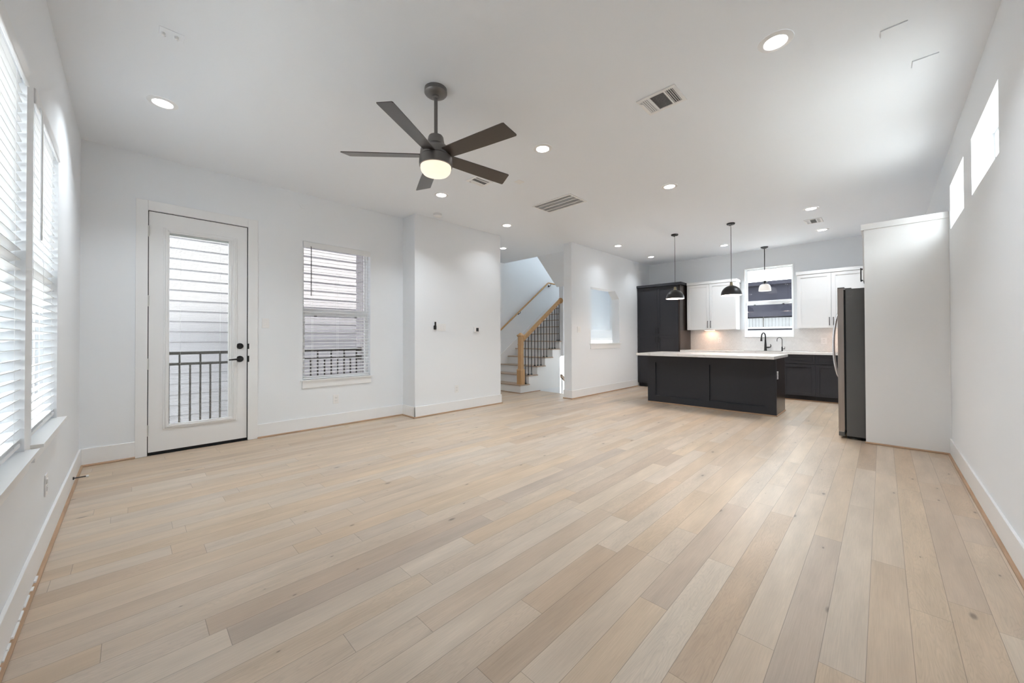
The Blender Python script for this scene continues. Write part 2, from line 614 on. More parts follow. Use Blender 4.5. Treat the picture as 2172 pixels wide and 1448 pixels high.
# floor planks -------------------------------------------------------------
def floor_planks(name, rects, z=0.0):
    random.seed(11)
    me = bpy.data.meshes.new(name)
    vs, fs, uv, uv2, colr = [], [], [], [], []
    W = 0.1245
    for (x0, x1, y0, y1, yoff) in rects:
        r0 = math.floor((y0 - yoff) / W)
        r1 = math.ceil((y1 - yoff) / W)
        for r in range(r0, r1):
            ya, yb = yoff + r * W, yoff + (r + 1) * W
            x = x0 - random.uniform(0, 1.5)
            while x < x1:
                ln = random.choice((0.45, 0.7, 0.95, 1.2, 1.5, 1.85, 1.85)) * random.uniform(0.9, 1.1)
                xa, xb = x, x + ln
                x = xb
                ca, cb = max(xa, x0), min(xb, x1)
                da, db = max(ya, y0), min(yb, y1)
                if cb - ca < 1e-4 or db - da < 1e-4:
                    continue
                i = len(vs)
                vs += [(ca, da, z), (cb, da, z), (cb, db, z), (ca, db, z)]
                fs.append((i, i + 1, i + 2, i + 3))
                uv += [(ca - xa, da - ya), (cb - xa, da - ya), (cb - xa, db - ya), (ca - xa, db - ya)]
                uv2 += [(xb - ca, 0), (xb - cb, 0), (xb - cb, 0), (xb - ca, 0)]
                tone = 0.12 + 0.76 * random.betavariate(3.2, 2.6)
                if random.random() < 0.08:
                    tone *= 0.2
                colr.append((random.random(), random.random(), tone, 1))
    me.from_pydata(vs, [], fs)
    l1 = me.uv_layers.new(name='UVMap')
    l2 = me.uv_layers.new(name='UVLen')
    for k, (a, b) in enumerate(zip(uv, uv2)):
        l1.data[k].uv = a
        l2.data[k].uv = b
    at = me.attributes.new('plank', 'FLOAT_COLOR', 'FACE')
    for k, c in enumerate(colr):
        at.data[k].color = c
    me.materials.append(MFLOOR)
    o = bpy.data.objects.new(name, me)
    C.objects.link(o)
    o['kind'] = 'structure'
    return o
fl = floor_planks('floor', [(XL - 0.02, XK, YR - 0.02, YN1, -0.198), (XL - 0.02, 6.46, YN1, YH, -0.198)])
fl['label'] = 'pale oak plank floor running from the window wall to the kitchen'
fl['category'] = 'floor'
bm = B()
box(bm, XL - 0.2, XK + 0.2, YR - 0.2, YN1, -0.3, -0.002)
box(bm, XL - 0.2, 6.459, YN1, YH + 0.1, -0.3, -0.002)
struct('floor', bm, MROOF, 'subfloor slab under the oak planks', 'floor')

# ceiling ------------------------------------------------------------------
bm = B()
box(bm, XL - 0.16, 6.53, YR - 0.16, YH + 0.1, H, H + 0.15)
box(bm, 6.53, XK + 0.16, YR - 0.16, YN1, H, H + 0.15)
struct('ceiling', bm, MC, 'flat white ceiling over the living room and kitchen', 'ceiling')
# unseen storeys above, made tall to shade the neighbouring siding
bm = B()
box(bm, XL - 0.16, 6.4, YR - 0.16, YD + 0.45, 3.22, 12.0)
box(bm, 6.4, XK + 0.16, YR - 0.16, YN1 - 0.05, 3.22, 12.0)
struct('roof', bm, MROOF, 'unseen upper storeys made tall to shade the siding', 'roof')

# walls --------------------------------------------------------------------
bm = B()
wall_cells(bm, 'x', XL - 0.16, XL, YR - 0.16, YD + 0.15, -0.3, H, [WIN1, WIN2])
struct('wall_left', bm, MW, 'white wall with the two tall blinded windows', 'wall')
bm = B()
wall_cells(bm, 'y', YD, YD + 0.15, XL, XB0, -0.3, H, [WIN3, DOOR])
struct('wall_back', bm, MW, 'white wall holding the glazed door and one window', 'wall')
bm = B()
box(bm, XB0, XB1, YB, 6.85, -0.3, H)
struct('wall_bump', bm, MW, 'white projecting wall with the thermostat', 'wall')
bm = B()
z = -3.2 + ((1.822 + 3.2) % 0.171) - 0.171
while z < 5.9:
    prism(bm, [(2.80, z), (2.80, z + 0.183), (2.788, z + 0.183), (2.776, z)], 'y', YD + 0.151, 6.6)
    z += 0.171
box(bm, 2.80, XB0 - .001, YD + 0.151, 6.6, -3.2, 6.0)
struct('wall_outer', bm, MSIDE, 'lap-sided outer wall at the balcony end', 'wall')
bm = B()
wall_cells(bm, 'y', YR - 0.16, YR, XL, XK + 0.16, -0.3, H, [CL1, CL2])
struct('wall_right', bm, MW, 'long white right wall with two high windows', 'wall')
bm = B()
W7 = (4.75, 6.55, -0.75, 1.19)
W8 = (4.9, 6.3, 3.5, 5.1)
wall_cells(bm, 'x', XK, XK + 0.16, YR, YH + 0.1, -3, 5.9, [WIN4, W7, W8])
struct('wall_far', bm, MW, 'white kitchen end wall around the sink window', 'wall')
bm = B()
# kitchen side wall with the clipped-corner opening
NX0, NX1, NZ0, NZ1 = 6.672, 7.85, 1.05, 2.24
box(bm, XN0, NX0, YN0, YN1, -1.6, H)
box(bm, NX1, XK, YN0, YN1, -1.6, H)
box(bm, NX0, NX1, YN0, YN1, -1.6, NZ0)
prism(bm, [(NX0, NZ1), (7.665, NZ1), (NX1, 2.07), (NX1, H), (NX0, H)], 'y', YN0, YN1)
box(bm, 6.6, XK, YN0, YN1, H + 0.15, 5.9)
struct('wall_kitchen', bm, MW, 'white side wall with a clipped-corner opening beside the kitchen', 'wall')
bm = B()
W9 = (8.15, 9.25, -1.1, 1.25)  # opening added so bright sky fills the gap
wall_cells(bm, 'y', YH, YH + 0.15, XB1, XK, -3, 5.9, [W9])
struct('wall_stair', bm, MW, 'white wall behind the staircase', 'wall')
bm = B()
# wall over the flight, its underside following the stairs
und = lambda x: 0.718 + 0.682 * (x - 7.197)
prism(bm, [(7.25, und(7.25)), (8.19, und(8.19)), (XK, und(8.19)), (XK, 5.9), (7.25, 5.9)], 'y', 5.43, 5.55)
struct('wall_upper_stair', bm, MW, 'narrow white wall where the stair rail ends', 'wall')
bm = B()
prism(bm, [(6.53, H), (7.25, 2.42), (7.25, H)], 'y', YN1, 5.62)
box(bm, 6.4, XK + 0.2, YN1, YH + 0.1, 5.8, 5.95)
box(bm, 6.4, 6.53, YN1, YH, H + 0.15, 5.8)
struct('ceiling', bm, MW, 'sloped white soffit and stairwell ceiling', 'ceiling')
# lower stairwell: stringer wall, landing below, hidden walls
bm = B()
prism(bm, [(5.872, -1.6), (5.872, 0.02), (7.20, 0.02), (7.20, -1.6)], 'y', YS, YS + 0.10)
box(bm, 6.36, 6.459, YN1, YS, -1.6, -0.002)
struct('wall_lower_stair', bm, MW, 'white wall below the open side of the stairs', 'wall')
bm = B()
box(bm, 6.36, XK, YN1, YH, -1.75, -1.6)
for k in range(8):
    box(bm, 6.46 + 0.26 * k, 6.46 + 0.26 * (k + 1), YN1, YS - 0.02, -1.6, -0.186 * (k + 1))
struct('floor_lower_landing', bm, MTREAD, 'wooden steps and landing going down', 'floor')

# baseboards and shoe mouldings -------------------------------------------
BH, BT = 0.165, 0.014
def baseboard(name, segs, label):
    bm = B()
    for s in segs:
        ax, face, sgn, u0, u1 = s
        a, b = (face, face + sgn * BT)
        if ax == 'x':
            box(bm, a, b, u0, u1, 0.0, BH, 0.003)
        else:
            box(bm, u0, u1, a, b, 0.0, BH, 0.003)
    struct(name, bm, MT, label, 'baseboard')
def shoe(name, segs, label):
    bm = B()
    for s in segs:
        ax, face, sgn, u0, u1 = s
        t, h = 0.014, 0.019
        pr_ = [(face, 0.001), (face, h), (face + sgn * t * 0.45, h), (face + sgn * t, h * 0.5), (face + sgn * t, 0.001)]
        prism(bm, pr_, 'y' if ax == 'x' else 'x', u0, u1)
    struct(name, bm, MSHOE, label, 'trim')
baseboard('baseboard_left', [('x', XL, 1, YR, YD)], 'white baseboard under the blinded windows')
shoe('trim_1', [('x', XL + BT, 1, YR + BT, YD - BT)], 'brown wood shoe moulding along the window wall')
baseboard('baseboard_back', [('y', YD, -1, XL + BT, 0.03), ('y', YD, -1, 1.055, XB0), ('x', XB0, -1, YB - BT, YD - BT), ('y', YB, -1, XB0 - BT, XB1 + BT), ('x', XB1, 1, YB, YH)],
          'white baseboard along the door wall and the projecting wall')
shoe('trim_2', [('y', YD - BT, -1, XL + BT, 0.03), ('y', YD - BT, -1, 1.055, XB0 - BT), ('x', XB0 - BT, -1, YB - BT, YD - BT),
                ('y', YB - BT, -1, XB0 - 2 * BT, XB1 + 2 * BT), ('x', XB1 + BT, 1, YB - BT, YH)], 'brown wood shoe moulding along the door wall')
baseboard('baseboard_right', [('y', YR, 1, XL + BT, 5.755)], 'white baseboard along the long right wall')
shoe('trim_3', [('y', YR + BT, 1, XL + BT, 5.755)], 'brown wood shoe moulding along the right wall')
baseboard('baseboard_kitchen', [('y', YN0, -1, XN0 - BT, 8.72), ('x', XN0, -1, YN0 + .0005, YN1 + BT)], 'white baseboard below the kitchen side opening')
shoe('trim_4', [('y', YN0 - BT, -1, XN0 - 2 * BT, 8.72), ('x', XN0 - BT, -1, YN0 - BT, YN1 + BT)], 'brown wood shoe moulding below the side opening')
bm = B()
# ragged dried caulk between baseboard and shoe, near the camera
random.seed(5)
y = 0.6
while y < 2.9:
    l_ = random.uniform(0.03, 0.12)
    hgt = random.uniform(0.003, 0.009)
    box(bm, XL + BT, XL + BT + random.uniform(0.006, 0.011), y, y + l_, 0.018, 0.019 + hgt, 0.0015)
    y += l_ + random.uniform(0.0, 0.05)
struct('trim_5', bm, MT, 'ragged white caulk line on the left shoe moulding', 'trim')
shoe('trim_6', [('x', 5.753, -1, YR + BT, 0.145)], 'brown wood shoe moulding at the white fridge panel')

# ---------------------------------------------------------------- windows
def hung_window(name, axis, plane_in, plane_out, u0, u1, z0, z1, zm, label, depth=0.07, fr=0.045, sashw=0.04, mr=0.045):
    """double-hung window set in a reveal; axis 'x' or 'y' is the wall normal; plane_in = room side of frame"""
    sgn = 1 if plane_out > plane_in else -1
    root = sempty(name, label, 'window')
    def bx(bm, a0, a1, ua, ub, za, zb, bev=0.0):
        if axis == 'x':
            box(bm, a0, a1, ua, ub, za, zb, bev)
        else:
            box(bm, ua, ub, a0, a1, za, zb, bev)
    def ring(bm, a0, a1, ua, ub, za, zb, t, bev=0.002, tb=None, tt=None):
        tb, tt = tb or t, tt or t
        bx(bm, a0, a1, ua, ua + t, za, zb, bev)
        bx(bm, a0, a1, ub - t, ub, za, zb, bev)
        bx(bm, a0, a1, ua + t, ub - t, za, za + tb, bev)
        bx(bm, a0, a1, ua + t, ub - t, zb - tt, zb, bev)
    bm = B()
    ring(bm, plane_in, plane_in + sgn * depth, u0, u1, z0, z1, fr)
    obj('window_frame', bm, MV, root)
    if zm:
        s = B()
        ring(s, plane_in + sgn * 0.035, plane_in + sgn * 0.060, u0 + fr, u1 - fr, zm - 0.02, z1 - fr, 0.022, tb=mr + 0.02)
        up = obj('upper_sash', s, MV, root)
        g = B()
        bx(g, plane_in + sgn * 0.047, plane_in + sgn * 0.050, u0 + fr + 0.02, u1 - fr - 0.02, zm + mr - .002, z1 - fr - 0.02)
        obj('glass', g, MGL, up)
        s = B()
        ring(s, plane_in + sgn * 0.008, plane_in + sgn * 0.033, u0 + fr, u1 - fr, z0 + fr, zm + 0.022, sashw, tt=mr + 0.022)
        lo = obj('lower_sash', s, MV, root)
        g = B()
        bx(g, plane_in + sgn * 0.019, plane_in + sgn * 0.022, u0 + fr + sashw - .002, u1 - fr - sashw + .002, z0 + fr + sashw - .002, zm - mr + .002)
        obj('glass', g, MGL, lo)
        k = B()
        for uu in (u0 + (u1 - u0) * 0.2, u0 + (u1 - u0) * 0.8):
            bx(k, plane_in + sgn * 0.002, plane_in + sgn * 0.010, uu - 0.016, uu + 0.016, zm - mr - 0.014, zm - mr + 0.008)
        obj('sash_lock', k, MBLK, lo)
    else:
        g = B()
        bx(g, plane_in + sgn * 0.03, plane_in + sgn * 0.033, u0 + fr - .002, u1 - fr + .002, z0 + fr - .002, z1 - fr + .002)
        obj('glass', g, MGL, root)
    return root
w1 = hung_window('window_1', 'x', XL - 0.085, XL - 0.155, *WIN1, 1.55, 'tall window nearest the camera at the left edge')
w2 = hung_window('window_2', 'x', XL - 0.085, XL - 0.155, *WIN2, 1.55, 'second tall window of the left wall, nearer the corner')
w3 = hung_window('window_3', 'y', YD + 0.075, YD + 0.145, *WIN3, 1.535, 'window between the glazed door and the projecting wall', fr=0.022, sashw=0.026)
w4 = hung_window('window_4', 'x', XK + 0.04, XK + 0.08, *WIN4, 1.925, 'window over the kitchen sink', depth=0.10, fr=0.012, sashw=0.014)
w5 = hung_window('window_5', 'y', YR - 0.11, YR - 0.16, *CL1, None, 'high window nearer the camera in the right wall', fr=0.03)
w6 = hung_window('window_6', 'y', YR - 0.11, YR - 0.16, *CL2, None, 'high window above the white fridge panel', fr=0.03)
w7 = hung_window('window_7', 'x', XK + 0.06, XK + 0.13, *W7, 0.55, 'bright window on the lower stair landing', fr=0.05)
w8 = hung_window('window_8', 'x', XK + 0.06, XK + 0.13, *W8, None, 'upper stairwell window', fr=0.05)
w9 = hung_window('added_gap_window', 'y', YH + 0.06, YH + 0.13, *W9, None, 'window added under the stair flight to whiten the gap', fr=0.04)  # added window, makes the gap below the flight read white
# kitchen window casing
bm = B()
ky0, ky1, kz0, kz1 = 1.262, 2.138, 1.187, 2.678
t = 0.017
box(bm, XK - 0.022, XK, ky0, ky0 + t, kz0, kz1, 0.002)
box(bm, XK - 0.022, XK, ky1 - t, ky1, kz0, kz1, 0.002)
box(bm, XK - 0.022, XK, ky0 + t, ky1 - t, kz0, kz0 + t, 0.002)
box(bm, XK - 0.022, XK, ky0 + t, ky1 - t, kz1 - t, kz1, 0.002)
obj('window_casing', bm, MT, w4)
# sills
def sill(parent, axis, face, into, u0, u1, z, proj=0.042, apron=0.075, horn=0.03):
    bm = B()
    if axis == 'x':
        box(bm, face - into, face, u0 + .001, u1 - .001, z - 0.015, z)
        box(bm, face, face + proj, u0 - horn, u1 + horn, z - 0.015, z)
    else:
        box(bm, u0 + .001, u1 - .001, face, face + into, z - 0.015, z)
        box(bm, u0 - horn, u1 + horn, face - proj, face, z - 0.015, z)
    obj('window_sill', bm, MT, parent)
    bm = B()
    if axis == 'x':
        box(bm, face + 0.0005, face + 0.013, u0 - 0.005, u1 + 0.005, z - 0.015 - apron, z - 0.0155, 0.002)
    else:
        box(bm, u0 - 0.005, u1 + 0.005, face - 0.013, face - 0.0005, z - 0.015 - apron, z - 0.0155, 0.002)
    obj('window_apron', bm, MT, parent)
sill(w1, 'x', XL, 0.084, WIN1[0], WIN1[1], 0.676)
sill(w2, 'x', XL, 0.084, WIN2[0], WIN2[1], 0.676)
sill(w3, 'y', YD, 0.074, WIN3[0], WIN3[1], 0.652, proj=0.03, apron=0.09)
bm = B()
box(bm, 6.62, 7.90, YN0 - 0.03, YN0 - .0005, NZ0 - 0.004, NZ0 + 0.018, 0.003)
box(bm, NX0 + .001, NX1 - .001, YN0, YN1 + 0.02, NZ0 - 0.0, NZ0 + 0.018, 0.002)
box(bm, 6.645, 7.875, YN0 - 0.014, YN0 - .0005, NZ0 - 0.095, NZ0 - 0.004, 0.002)
struct('trim_7', bm, MT, 'white sill and apron of the side wall opening', 'trim')

# ---------------------------------------------------------------- blinds
def blind(name, axis, face, u0, u1, z0, z1, tiltf, label, wand_u, wand_z, wand_m=None, group=None, pitch_=0.0445, sw=0.050, drop=0.0):
    """face: wall face coordinate; slats hang inside the reveal just behind it. tiltf(z)->angle"""
    root = thing(name, label, 'window blind', ((face, u0, z1) if axis == 'x' else (u0, face, z1)), group)
    s_in = 1 if axis == 'x' else -1            # room side direction along axis
    cen = face - s_in * 0.036
    def P(a, u, z):
        return (a, u, z) if axis == 'x' else (u, a, z)
    bm = B()
    z = z0 + drop + 0.035
    while z < z1 - 0.052:
        th = tiltf(z)
        ca, sa = math.cos(th), math.sin(th)
        pts = []
        for q, cr in ((-0.5, 0.0), (0.0, 0.0022), (0.5, 0.0)):
            a = q * sw
            pts.append((cen + s_in * (a * ca), z + a * sa + cr))
        top = [[bm.verts.new(P(a, u, zz)) for a, zz in pts] for u in (u0 + 0.006, u1 - 0.006)]
        bot = [[bm.verts.new(P(a, u, zz - 0.0028)) for a, zz in pts] for u in (u0 + 0.006, u1 - 0.006)]
        for k in range(2):
            bm.faces.new((top[0][k], top[0][k + 1], top[1][k + 1], top[1][k]))
            bm.faces.new((bot[0][k], bot[1][k], bot[1][k + 1], bot[0][k + 1]))
        bm.faces.new((top[0][0], top[1][0], bot[1][0], bot[0][0]))
        bm.faces.new((top[0][2], bot[0][2], bot[1][2], top[1][2]))
        for e in (0, 1):
            bm.faces.new((top[e][0], bot[e][0], bot[e][1], top[e][1]))
            bm.faces.new((top[e][1], bot[e][1], bot[e][2], top[e][2]))
        z += pitch_
    bmesh.ops.recalc_face_normals(bm, faces=bm.faces[:])
    obj('slats', bm, MSLAT, root)
    def bx(bm, a0, a1, ua, ub, za, zb, bev=0.0):
        if axis == 'x':
            box(bm, a0, a1, ua, ub, za, zb, bev)
        else:
            box(bm, ua, ub, a0, a1, za, zb, bev)
    bm = B()
    bx(bm, cen - s_in * 0.026, cen + s_in * 0.024, u0 + 0.004, u1 - 0.004, z1 - 0.048, z1 - 0.003, 0.002)
    obj('headrail', bm, MSLAT, root)
    bm = B()
    a_ = face + s_in * 0.004
    bx(bm, a_ - s_in * 0.010, a_ + s_in * 0.004, u0 + 0.002, u1 - 0.002, z1 - 0.078, z1 - 0.003, 0.004)
    obj('valance', bm, MSLAT, root)
    bm = B()
    bx(bm, cen - s_in * 0.025, cen + s_in * 0.025, u0 + 0.006, u1 - 0.006, z0 + drop + 0.002, z0 + drop + 0.020, 0.003)
    obj('bottom_rail', bm, MSLAT, root)
    bm = B()
    for f_ in (0.14, 0.5, 0.86):
        uu = u0 + (u1 - u0) * f_
        for a in (-0.024, 0.024):
            tube(bm, [P(cen + s_in * a, uu, z0 + drop + 0.01), P(cen + s_in * a, uu, z1 - 0.05)], 0.0009, 5)
    obj('ladder_cord', bm, MSLAT, root)
    bm = B()
    aw = face + s_in * 0.016
    tube(bm, [P(aw - s_in * .01, wand_u, z1 - 0.060), P(aw, wand_u, z1 - 0.075), P(aw, wand_u, wand_z)], 0.0045, 8)
    obj('tilt_wand', bm, wand_m or MSLAT, root)
    return root
def left_tilt(z):
    if z > 1.56:
        return math.radians(24)
    return math.radians(24 - 12 * min(1, (1.56 - z) / 0.25))
blind('window_blind', 'x', XL, WIN1[0], WIN1[1], 0.676, WIN1[3], left_tilt, 'white slatted blind in the window cut by the left photo edge', 1.9, 1.6, drop=0.02)
blind('window_blind', 'x', XL, WIN2[0], WIN2[1], 0.676, WIN2[3], left_tilt, 'white slatted blind with a pale wand near the room corner', 3.02, 1.68, drop=0.02)
blind('window_blind', 'y', YD, WIN3[0], WIN3[1], 0.655, WIN3[3], lambda z: math.radians(-9), 'open white blind with a dark wand between door and projecting wall', 1.64, 1.74, MRAILX, drop=0.0)

# ---------------------------------------------------------------- balcony door
dr = sempty('door_1', 'white balcony door with a tall glass pane and black lever', 'door', (0.126, YD, 0))
dx0, dx1, dz0, dz1 = 0.122, 0.952, 0.030, 2.489
gx0, gx1, gz0, gz1 = 0.277, 0.779, 0.295, 2.297
bm = B()
fy = YD + 0.012          # door face, a little back from the wall
wall_cells(bm, 'y', fy, fy + 0.042, dx0, dx1, dz0, dz1, [(gx0, gx1, gz0, gz1)])
obj('door_panel', bm, MT, dr, bevel=0.0)
bm = B()
for (o_, y0_, y1_) in ((0.046, fy - 0.010, fy), (0.030, fy - 0.016, fy), (0.016, fy - 0.008, fy)):
    a0, a1, c0, c1 = gx0 - o_, gx1 + o_, gz0 - o_, gz1 + o_
    i_ = max(o_ - 0.016, 0)
    box(bm, a0, gx0 - i_, y0_, y1_, c0, c1, 0.003)
    box(bm, gx1 + 0.032 + i_, a1 + 0.032, y0_, y1_, c0, c1, 0.003)
    box(bm, gx0 - i_, gx1 + 0.032 + i_, y0_, y1_, c0, gz0 - i_, 0.003)
    box(bm, gx0 - i_, gx1 + 0.032 + i_, y0_, y1_, gz1 + i_, c1, 0.003)
obj('glass_moulding', bm, MT, dr)
bm = B()
box(bm, gx0 - .002, gx1 + .002, fy + 0.010, fy + 0.013, gz0 - .002, gz1 + .002)
box(bm, gx0 - .002, gx1 + .002, fy + 0.031, fy + 0.034, gz0 - .002, gz1 + .002)
gl = obj('glass', bm, MGL, dr)
bm = B()
z = gz0 + 0.02
while z < gz1 - 0.03:
    box(bm, gx0 + 0.004, gx1 - 0.004, fy + 0.018, fy + 0.025, z, z + 0.0005)
    z += 0.016
box(bm, gx0 + .001, gx1 - .001, fy + 0.015, fy + 0.028, gz1 - 0.022, gz1 - 0.001)
for uu in (gx0 + 0.09, gx1 - 0.075):
    box(bm, uu - 0.0006, uu + 0.0006, fy + 0.0148, fy + 0.0152, gz0, gz1)
obj('enclosed_mini_blind', bm, MSLAT, gl)
bm = B()
box(bm, gx1 + 0.012, gx1 + 0.024, fy - 0.006, fy - 0.0005, 0.50, 2.02, 0.001)
box(bm, gx1 + 0.008, gx1 + 0.028, fy - 0.014, fy - 0.0065, 1.86, 1.98, 0.002)
obj('blind_slider', bm, MV, dr)
for hz in (2.282, 1.572, 0.930, 0.256):
    bm = B()
    cyl(bm, (0.1175, YD - 0.004, hz - 0.05), (0.1175, YD - 0.004, hz + 0.05), 0.0075, seg=12)
    cyl(bm, (0.1175, YD - 0.004, hz - 0.056), (0.1175, YD - 0.004, hz + 0.056), 0.004, seg=10)
    obj('hinge', bm, MHINGE, dr, smooth=True)
def disc_y(bm, x, z, r, y0, y1, seg=28):
    cyl(bm, (x, y0, z), (x, y1, z), r, seg=seg)
bm = B()
disc_y(bm, 0.884, 1.10, 0.034, fy, fy - 0.010)
disc_y(bm, 0.884, 1.10, 0.028, fy - 0.010, fy - 0.016)
box(bm, 0.878, 0.890, fy - 0.034, fy - 0.016, 1.083, 1.117, 0.003)
obj('deadbolt', bm, MBLK, dr, smooth=True)
bm = B()
disc_y(bm, 0.884, 0.951, 0.036, fy, fy - 0.010)
cyl(bm, (0.884, fy - 0.010, 0.951), (0.884, fy - 0.050, 0.951), 0.012, seg=16)
tube(bm, [(0.890, fy - 0.048, 0.951), (0.86, fy - 0.052, 0.951), (0.82, fy - 0.050, 0.948), (0.775, fy - 0.046, 0.945)], 0.009, 10, [0.012, 0.011, 0.009, 0.007])
obj('lever_handle', bm, MBLK, dr, smooth=True)
bm = B()
box(bm, dx1 + 0.002, dx1 + 0.018, YD - 0.019, YD - 0.0165, 1.066, 1.128, 0.001)
box(bm, dx1 + 0.002, dx1 + 0.018, YD - 0.019, YD - 0.0165, 0.915, 0.985, 0.001)
obj('strike_plate', bm, MBLK, dr)
bm = B()
box(bm, dx0, dx1, fy + 0.004, fy + 0.038, 0.0015, 0.0295)
obj('door_sweep', bm, MVOID, dr)
bm = B()
cw = 0.091
box(bm, 0.026, DOOR[0] - 0.0005, YD - 0.016, YD - .0005, 0.001, 2.592, 0.003)
box(bm, DOOR[1] - 0.004, 1.056, YD - 0.016, YD - .0005, 0.001, 2.592, 0.003)
box(bm, DOOR[0] - 0.0005, DOOR[1] - 0.004, YD - 0.016, YD - .0005, 2.4955, 2.592, 0.003)
obj('door_casing', bm, MT, dr)
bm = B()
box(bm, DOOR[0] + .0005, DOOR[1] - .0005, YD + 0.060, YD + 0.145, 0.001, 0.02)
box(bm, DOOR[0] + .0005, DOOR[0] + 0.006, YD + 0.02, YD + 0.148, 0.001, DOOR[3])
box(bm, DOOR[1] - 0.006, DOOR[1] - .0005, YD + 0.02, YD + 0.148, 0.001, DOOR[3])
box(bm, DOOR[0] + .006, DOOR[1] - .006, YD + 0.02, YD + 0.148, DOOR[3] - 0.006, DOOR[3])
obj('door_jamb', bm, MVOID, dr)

# ---------------------------------------------------------------- ceiling fan
FX, FY = 1.598, 2.372
fan = thing('ceiling_fan', 'grey and dark brown five-blade ceiling fan with a lit bowl', 'ceiling fan', (FX, FY, H))
bm = B()
lathe(bm, [(0.0, H - .0005), (0.083, H - .0005), (0.083, H - 0.010), (0.084, H - 0.012), (0.084, H - 0.030), (0.078, H - 0.038), (0.050, H - 0.052), (0.030, H - 0.055), (0.0, H - 0.056)], FX, FY)
obj('canopy', bm, MNICK, fan, smooth=True)
bm = B()
lathe(bm, [(0.0, H - .054), (0.026, H - .054), (0.028, H - .062), (0.018, H - .070), (0.0, H - .070)], FX, FY)
cyl(bm, (FX, FY, H - 0.065), (FX, FY, 2.69), 0.0135, seg=20)
obj('downrod', bm, MNICK, fan, smooth=True)
bm = B()
lathe(bm, [(0.0, 2.702), (0.030, 2.701), (0.050, 2.696), (0.056, 2.686), (0.066, 2.632), (0.0655, 2.628), (0.074, 2.626), (0.106, 2.598), (0.113, 2.584), (0.116, 2.550), (0.113, 2.542), (0.0, 2.542)], FX, FY)
obj('motor_housing', bm, MNICK, fan, smooth=True)
bm = B()
lathe(bm, [(0.0, 2.538), (0.117, 2.538), (0.122, 2.532), (0.124, 2.485), (0.121, 2.468), (0.112, 2.466), (0.0, 2.468)], FX, FY)
obj('light_kit_ring', bm, MNICK, fan, smooth=True)
bm = B()
lathe(bm, [(0.113, 2.467), (0.1135, 2.455), (0.108, 2.432), (0.094, 2.414), (0.068, 2.403), (0.035, 2.399), (0.0, 2.398)], FX, FY)
obj('glass_bowl', bm, MFANGL, fan, smooth=True)
for k in range(5):
    a = math.radians(-78 + 72 * k)
    bm = B()
    n = 12
    top, bot = [], []
    out = [(0.085, -0.048), (0.125, -0.053), (0.20, -0.056), (0.42, -0.062), (0.640, -0.067), (0.652, -0.064),
           (0.678, 0.057), (0.672, 0.064), (0.42, 0.062), (0.20, 0.057), (0.125, 0.053), (0.085, 0.048)]
    th = math.radians(-14)
    def bp(r, s, dz):
        zz = 2.548 + s * math.sin(th) + dz
        ss = s * math.cos(th)
        return (FX + r * math.cos(a) - ss * math.sin(a), FY + r * math.sin(a) + ss * math.cos(a), zz)
    T = [bm.verts.new(bp(r, s, 0.003)) for r, s in out]
    Bt = [bm.verts.new(bp(r, s, -0.003)) for r, s in out]
    bm.faces.new(T)
    bm.faces.new(Bt[::-1])
    for i in range(len(out)):
        j = (i + 1) % len(out)
        bm.faces.new((T[i], Bt[i], Bt[j], T[j]))
    bmesh.ops.recalc_face_normals(bm, faces=bm.faces[:])
    bl = obj('blade', bm, MBLADE, fan)

# ---------------------------------------------------------------- recessed lights
DL = [((0.166, 4.036), 'recessed ceiling light near the left wall corner'),
      ((2.851, 0.465), 'recessed ceiling light nearest the top right photo corner'),
      ((2.841, 2.369), 'recessed ceiling light right of the fan rod'),
      ((2.824, 4.070), 'recessed ceiling light just below the lowest fan blade'),
      ((4.657, 1.855), 'recessed ceiling light between the return grille and the kitchen'),
      ((6.916, 0.721), 'recessed ceiling light just before the small kitchen vent'),
      ((8.421, 0.727), 'recessed ceiling light just behind the small kitchen vent'),
      ((8.419, 2.263), 'recessed ceiling light beside the middle dome pendant cord'),
      ((6.921, 3.798), 'recessed ceiling light above the clipped-corner wall opening'),
      ((8.412, 3.782), 'recessed ceiling light above the dark pantry cabinet'),
      ((4.352, 4.405), 'recessed ceiling light at the end of the projecting wall'),
      ((5.401, 5.580), 'recessed ceiling light in the hall by the stairs')]
NEAR_WALL = [(4.352, 4.405), (5.401, 5.580), (6.921, 3.798), (8.412, 3.782)]
def downlight(x, y, label):
    root = thing('recessed_light', label, 'ceiling light', (x, y, H), 'round recessed lights in the ceiling')
    bm = B()
    lathe(bm, [(0.060, H - 0.004), (0.064, H - 0.008), (0.078, H - 0.007), (0.093, H - 0.003), (0.095, H - 0.0004)], x, y, 40)
    obj('trim_ring', bm, MPLATE, root, smooth=True)
    bm = B()
    lathe(bm, [(0.0, H - 0.0045), (0.061, H - 0.0045)], x, y, 36)
    bmesh.ops.reverse_faces(bm, faces=bm.faces[:])
    obj('lens', bm, MLED, root)
    return root
d0 = None
for (x, y), lab in DL:
    if d0 is None:
        d0 = downlight(x, y, lab)
        first = (x, y)
    else:
        c = copy_tree(d0, (x - first[0], y - first[1], 0))
        c['label'] = lab
    ld = bpy.data.lights.new('downlight_lamp', 'AREA')
    ld.shape = 'DISK'
    ld.size = 0.12
    ld.energy = DOWN_W if (x, y) not in NEAR_WALL else 1.6      # set weaker beside walls to keep those walls from overexposing
    ld.color = (0.88, 0.95, 1.0)
    ld.spread = math.radians(120)
    lo = bpy.data.objects.new('downlight_lamp', ld)
    C.objects.link(lo)
    lo.location = (x, y, H - 0.012)

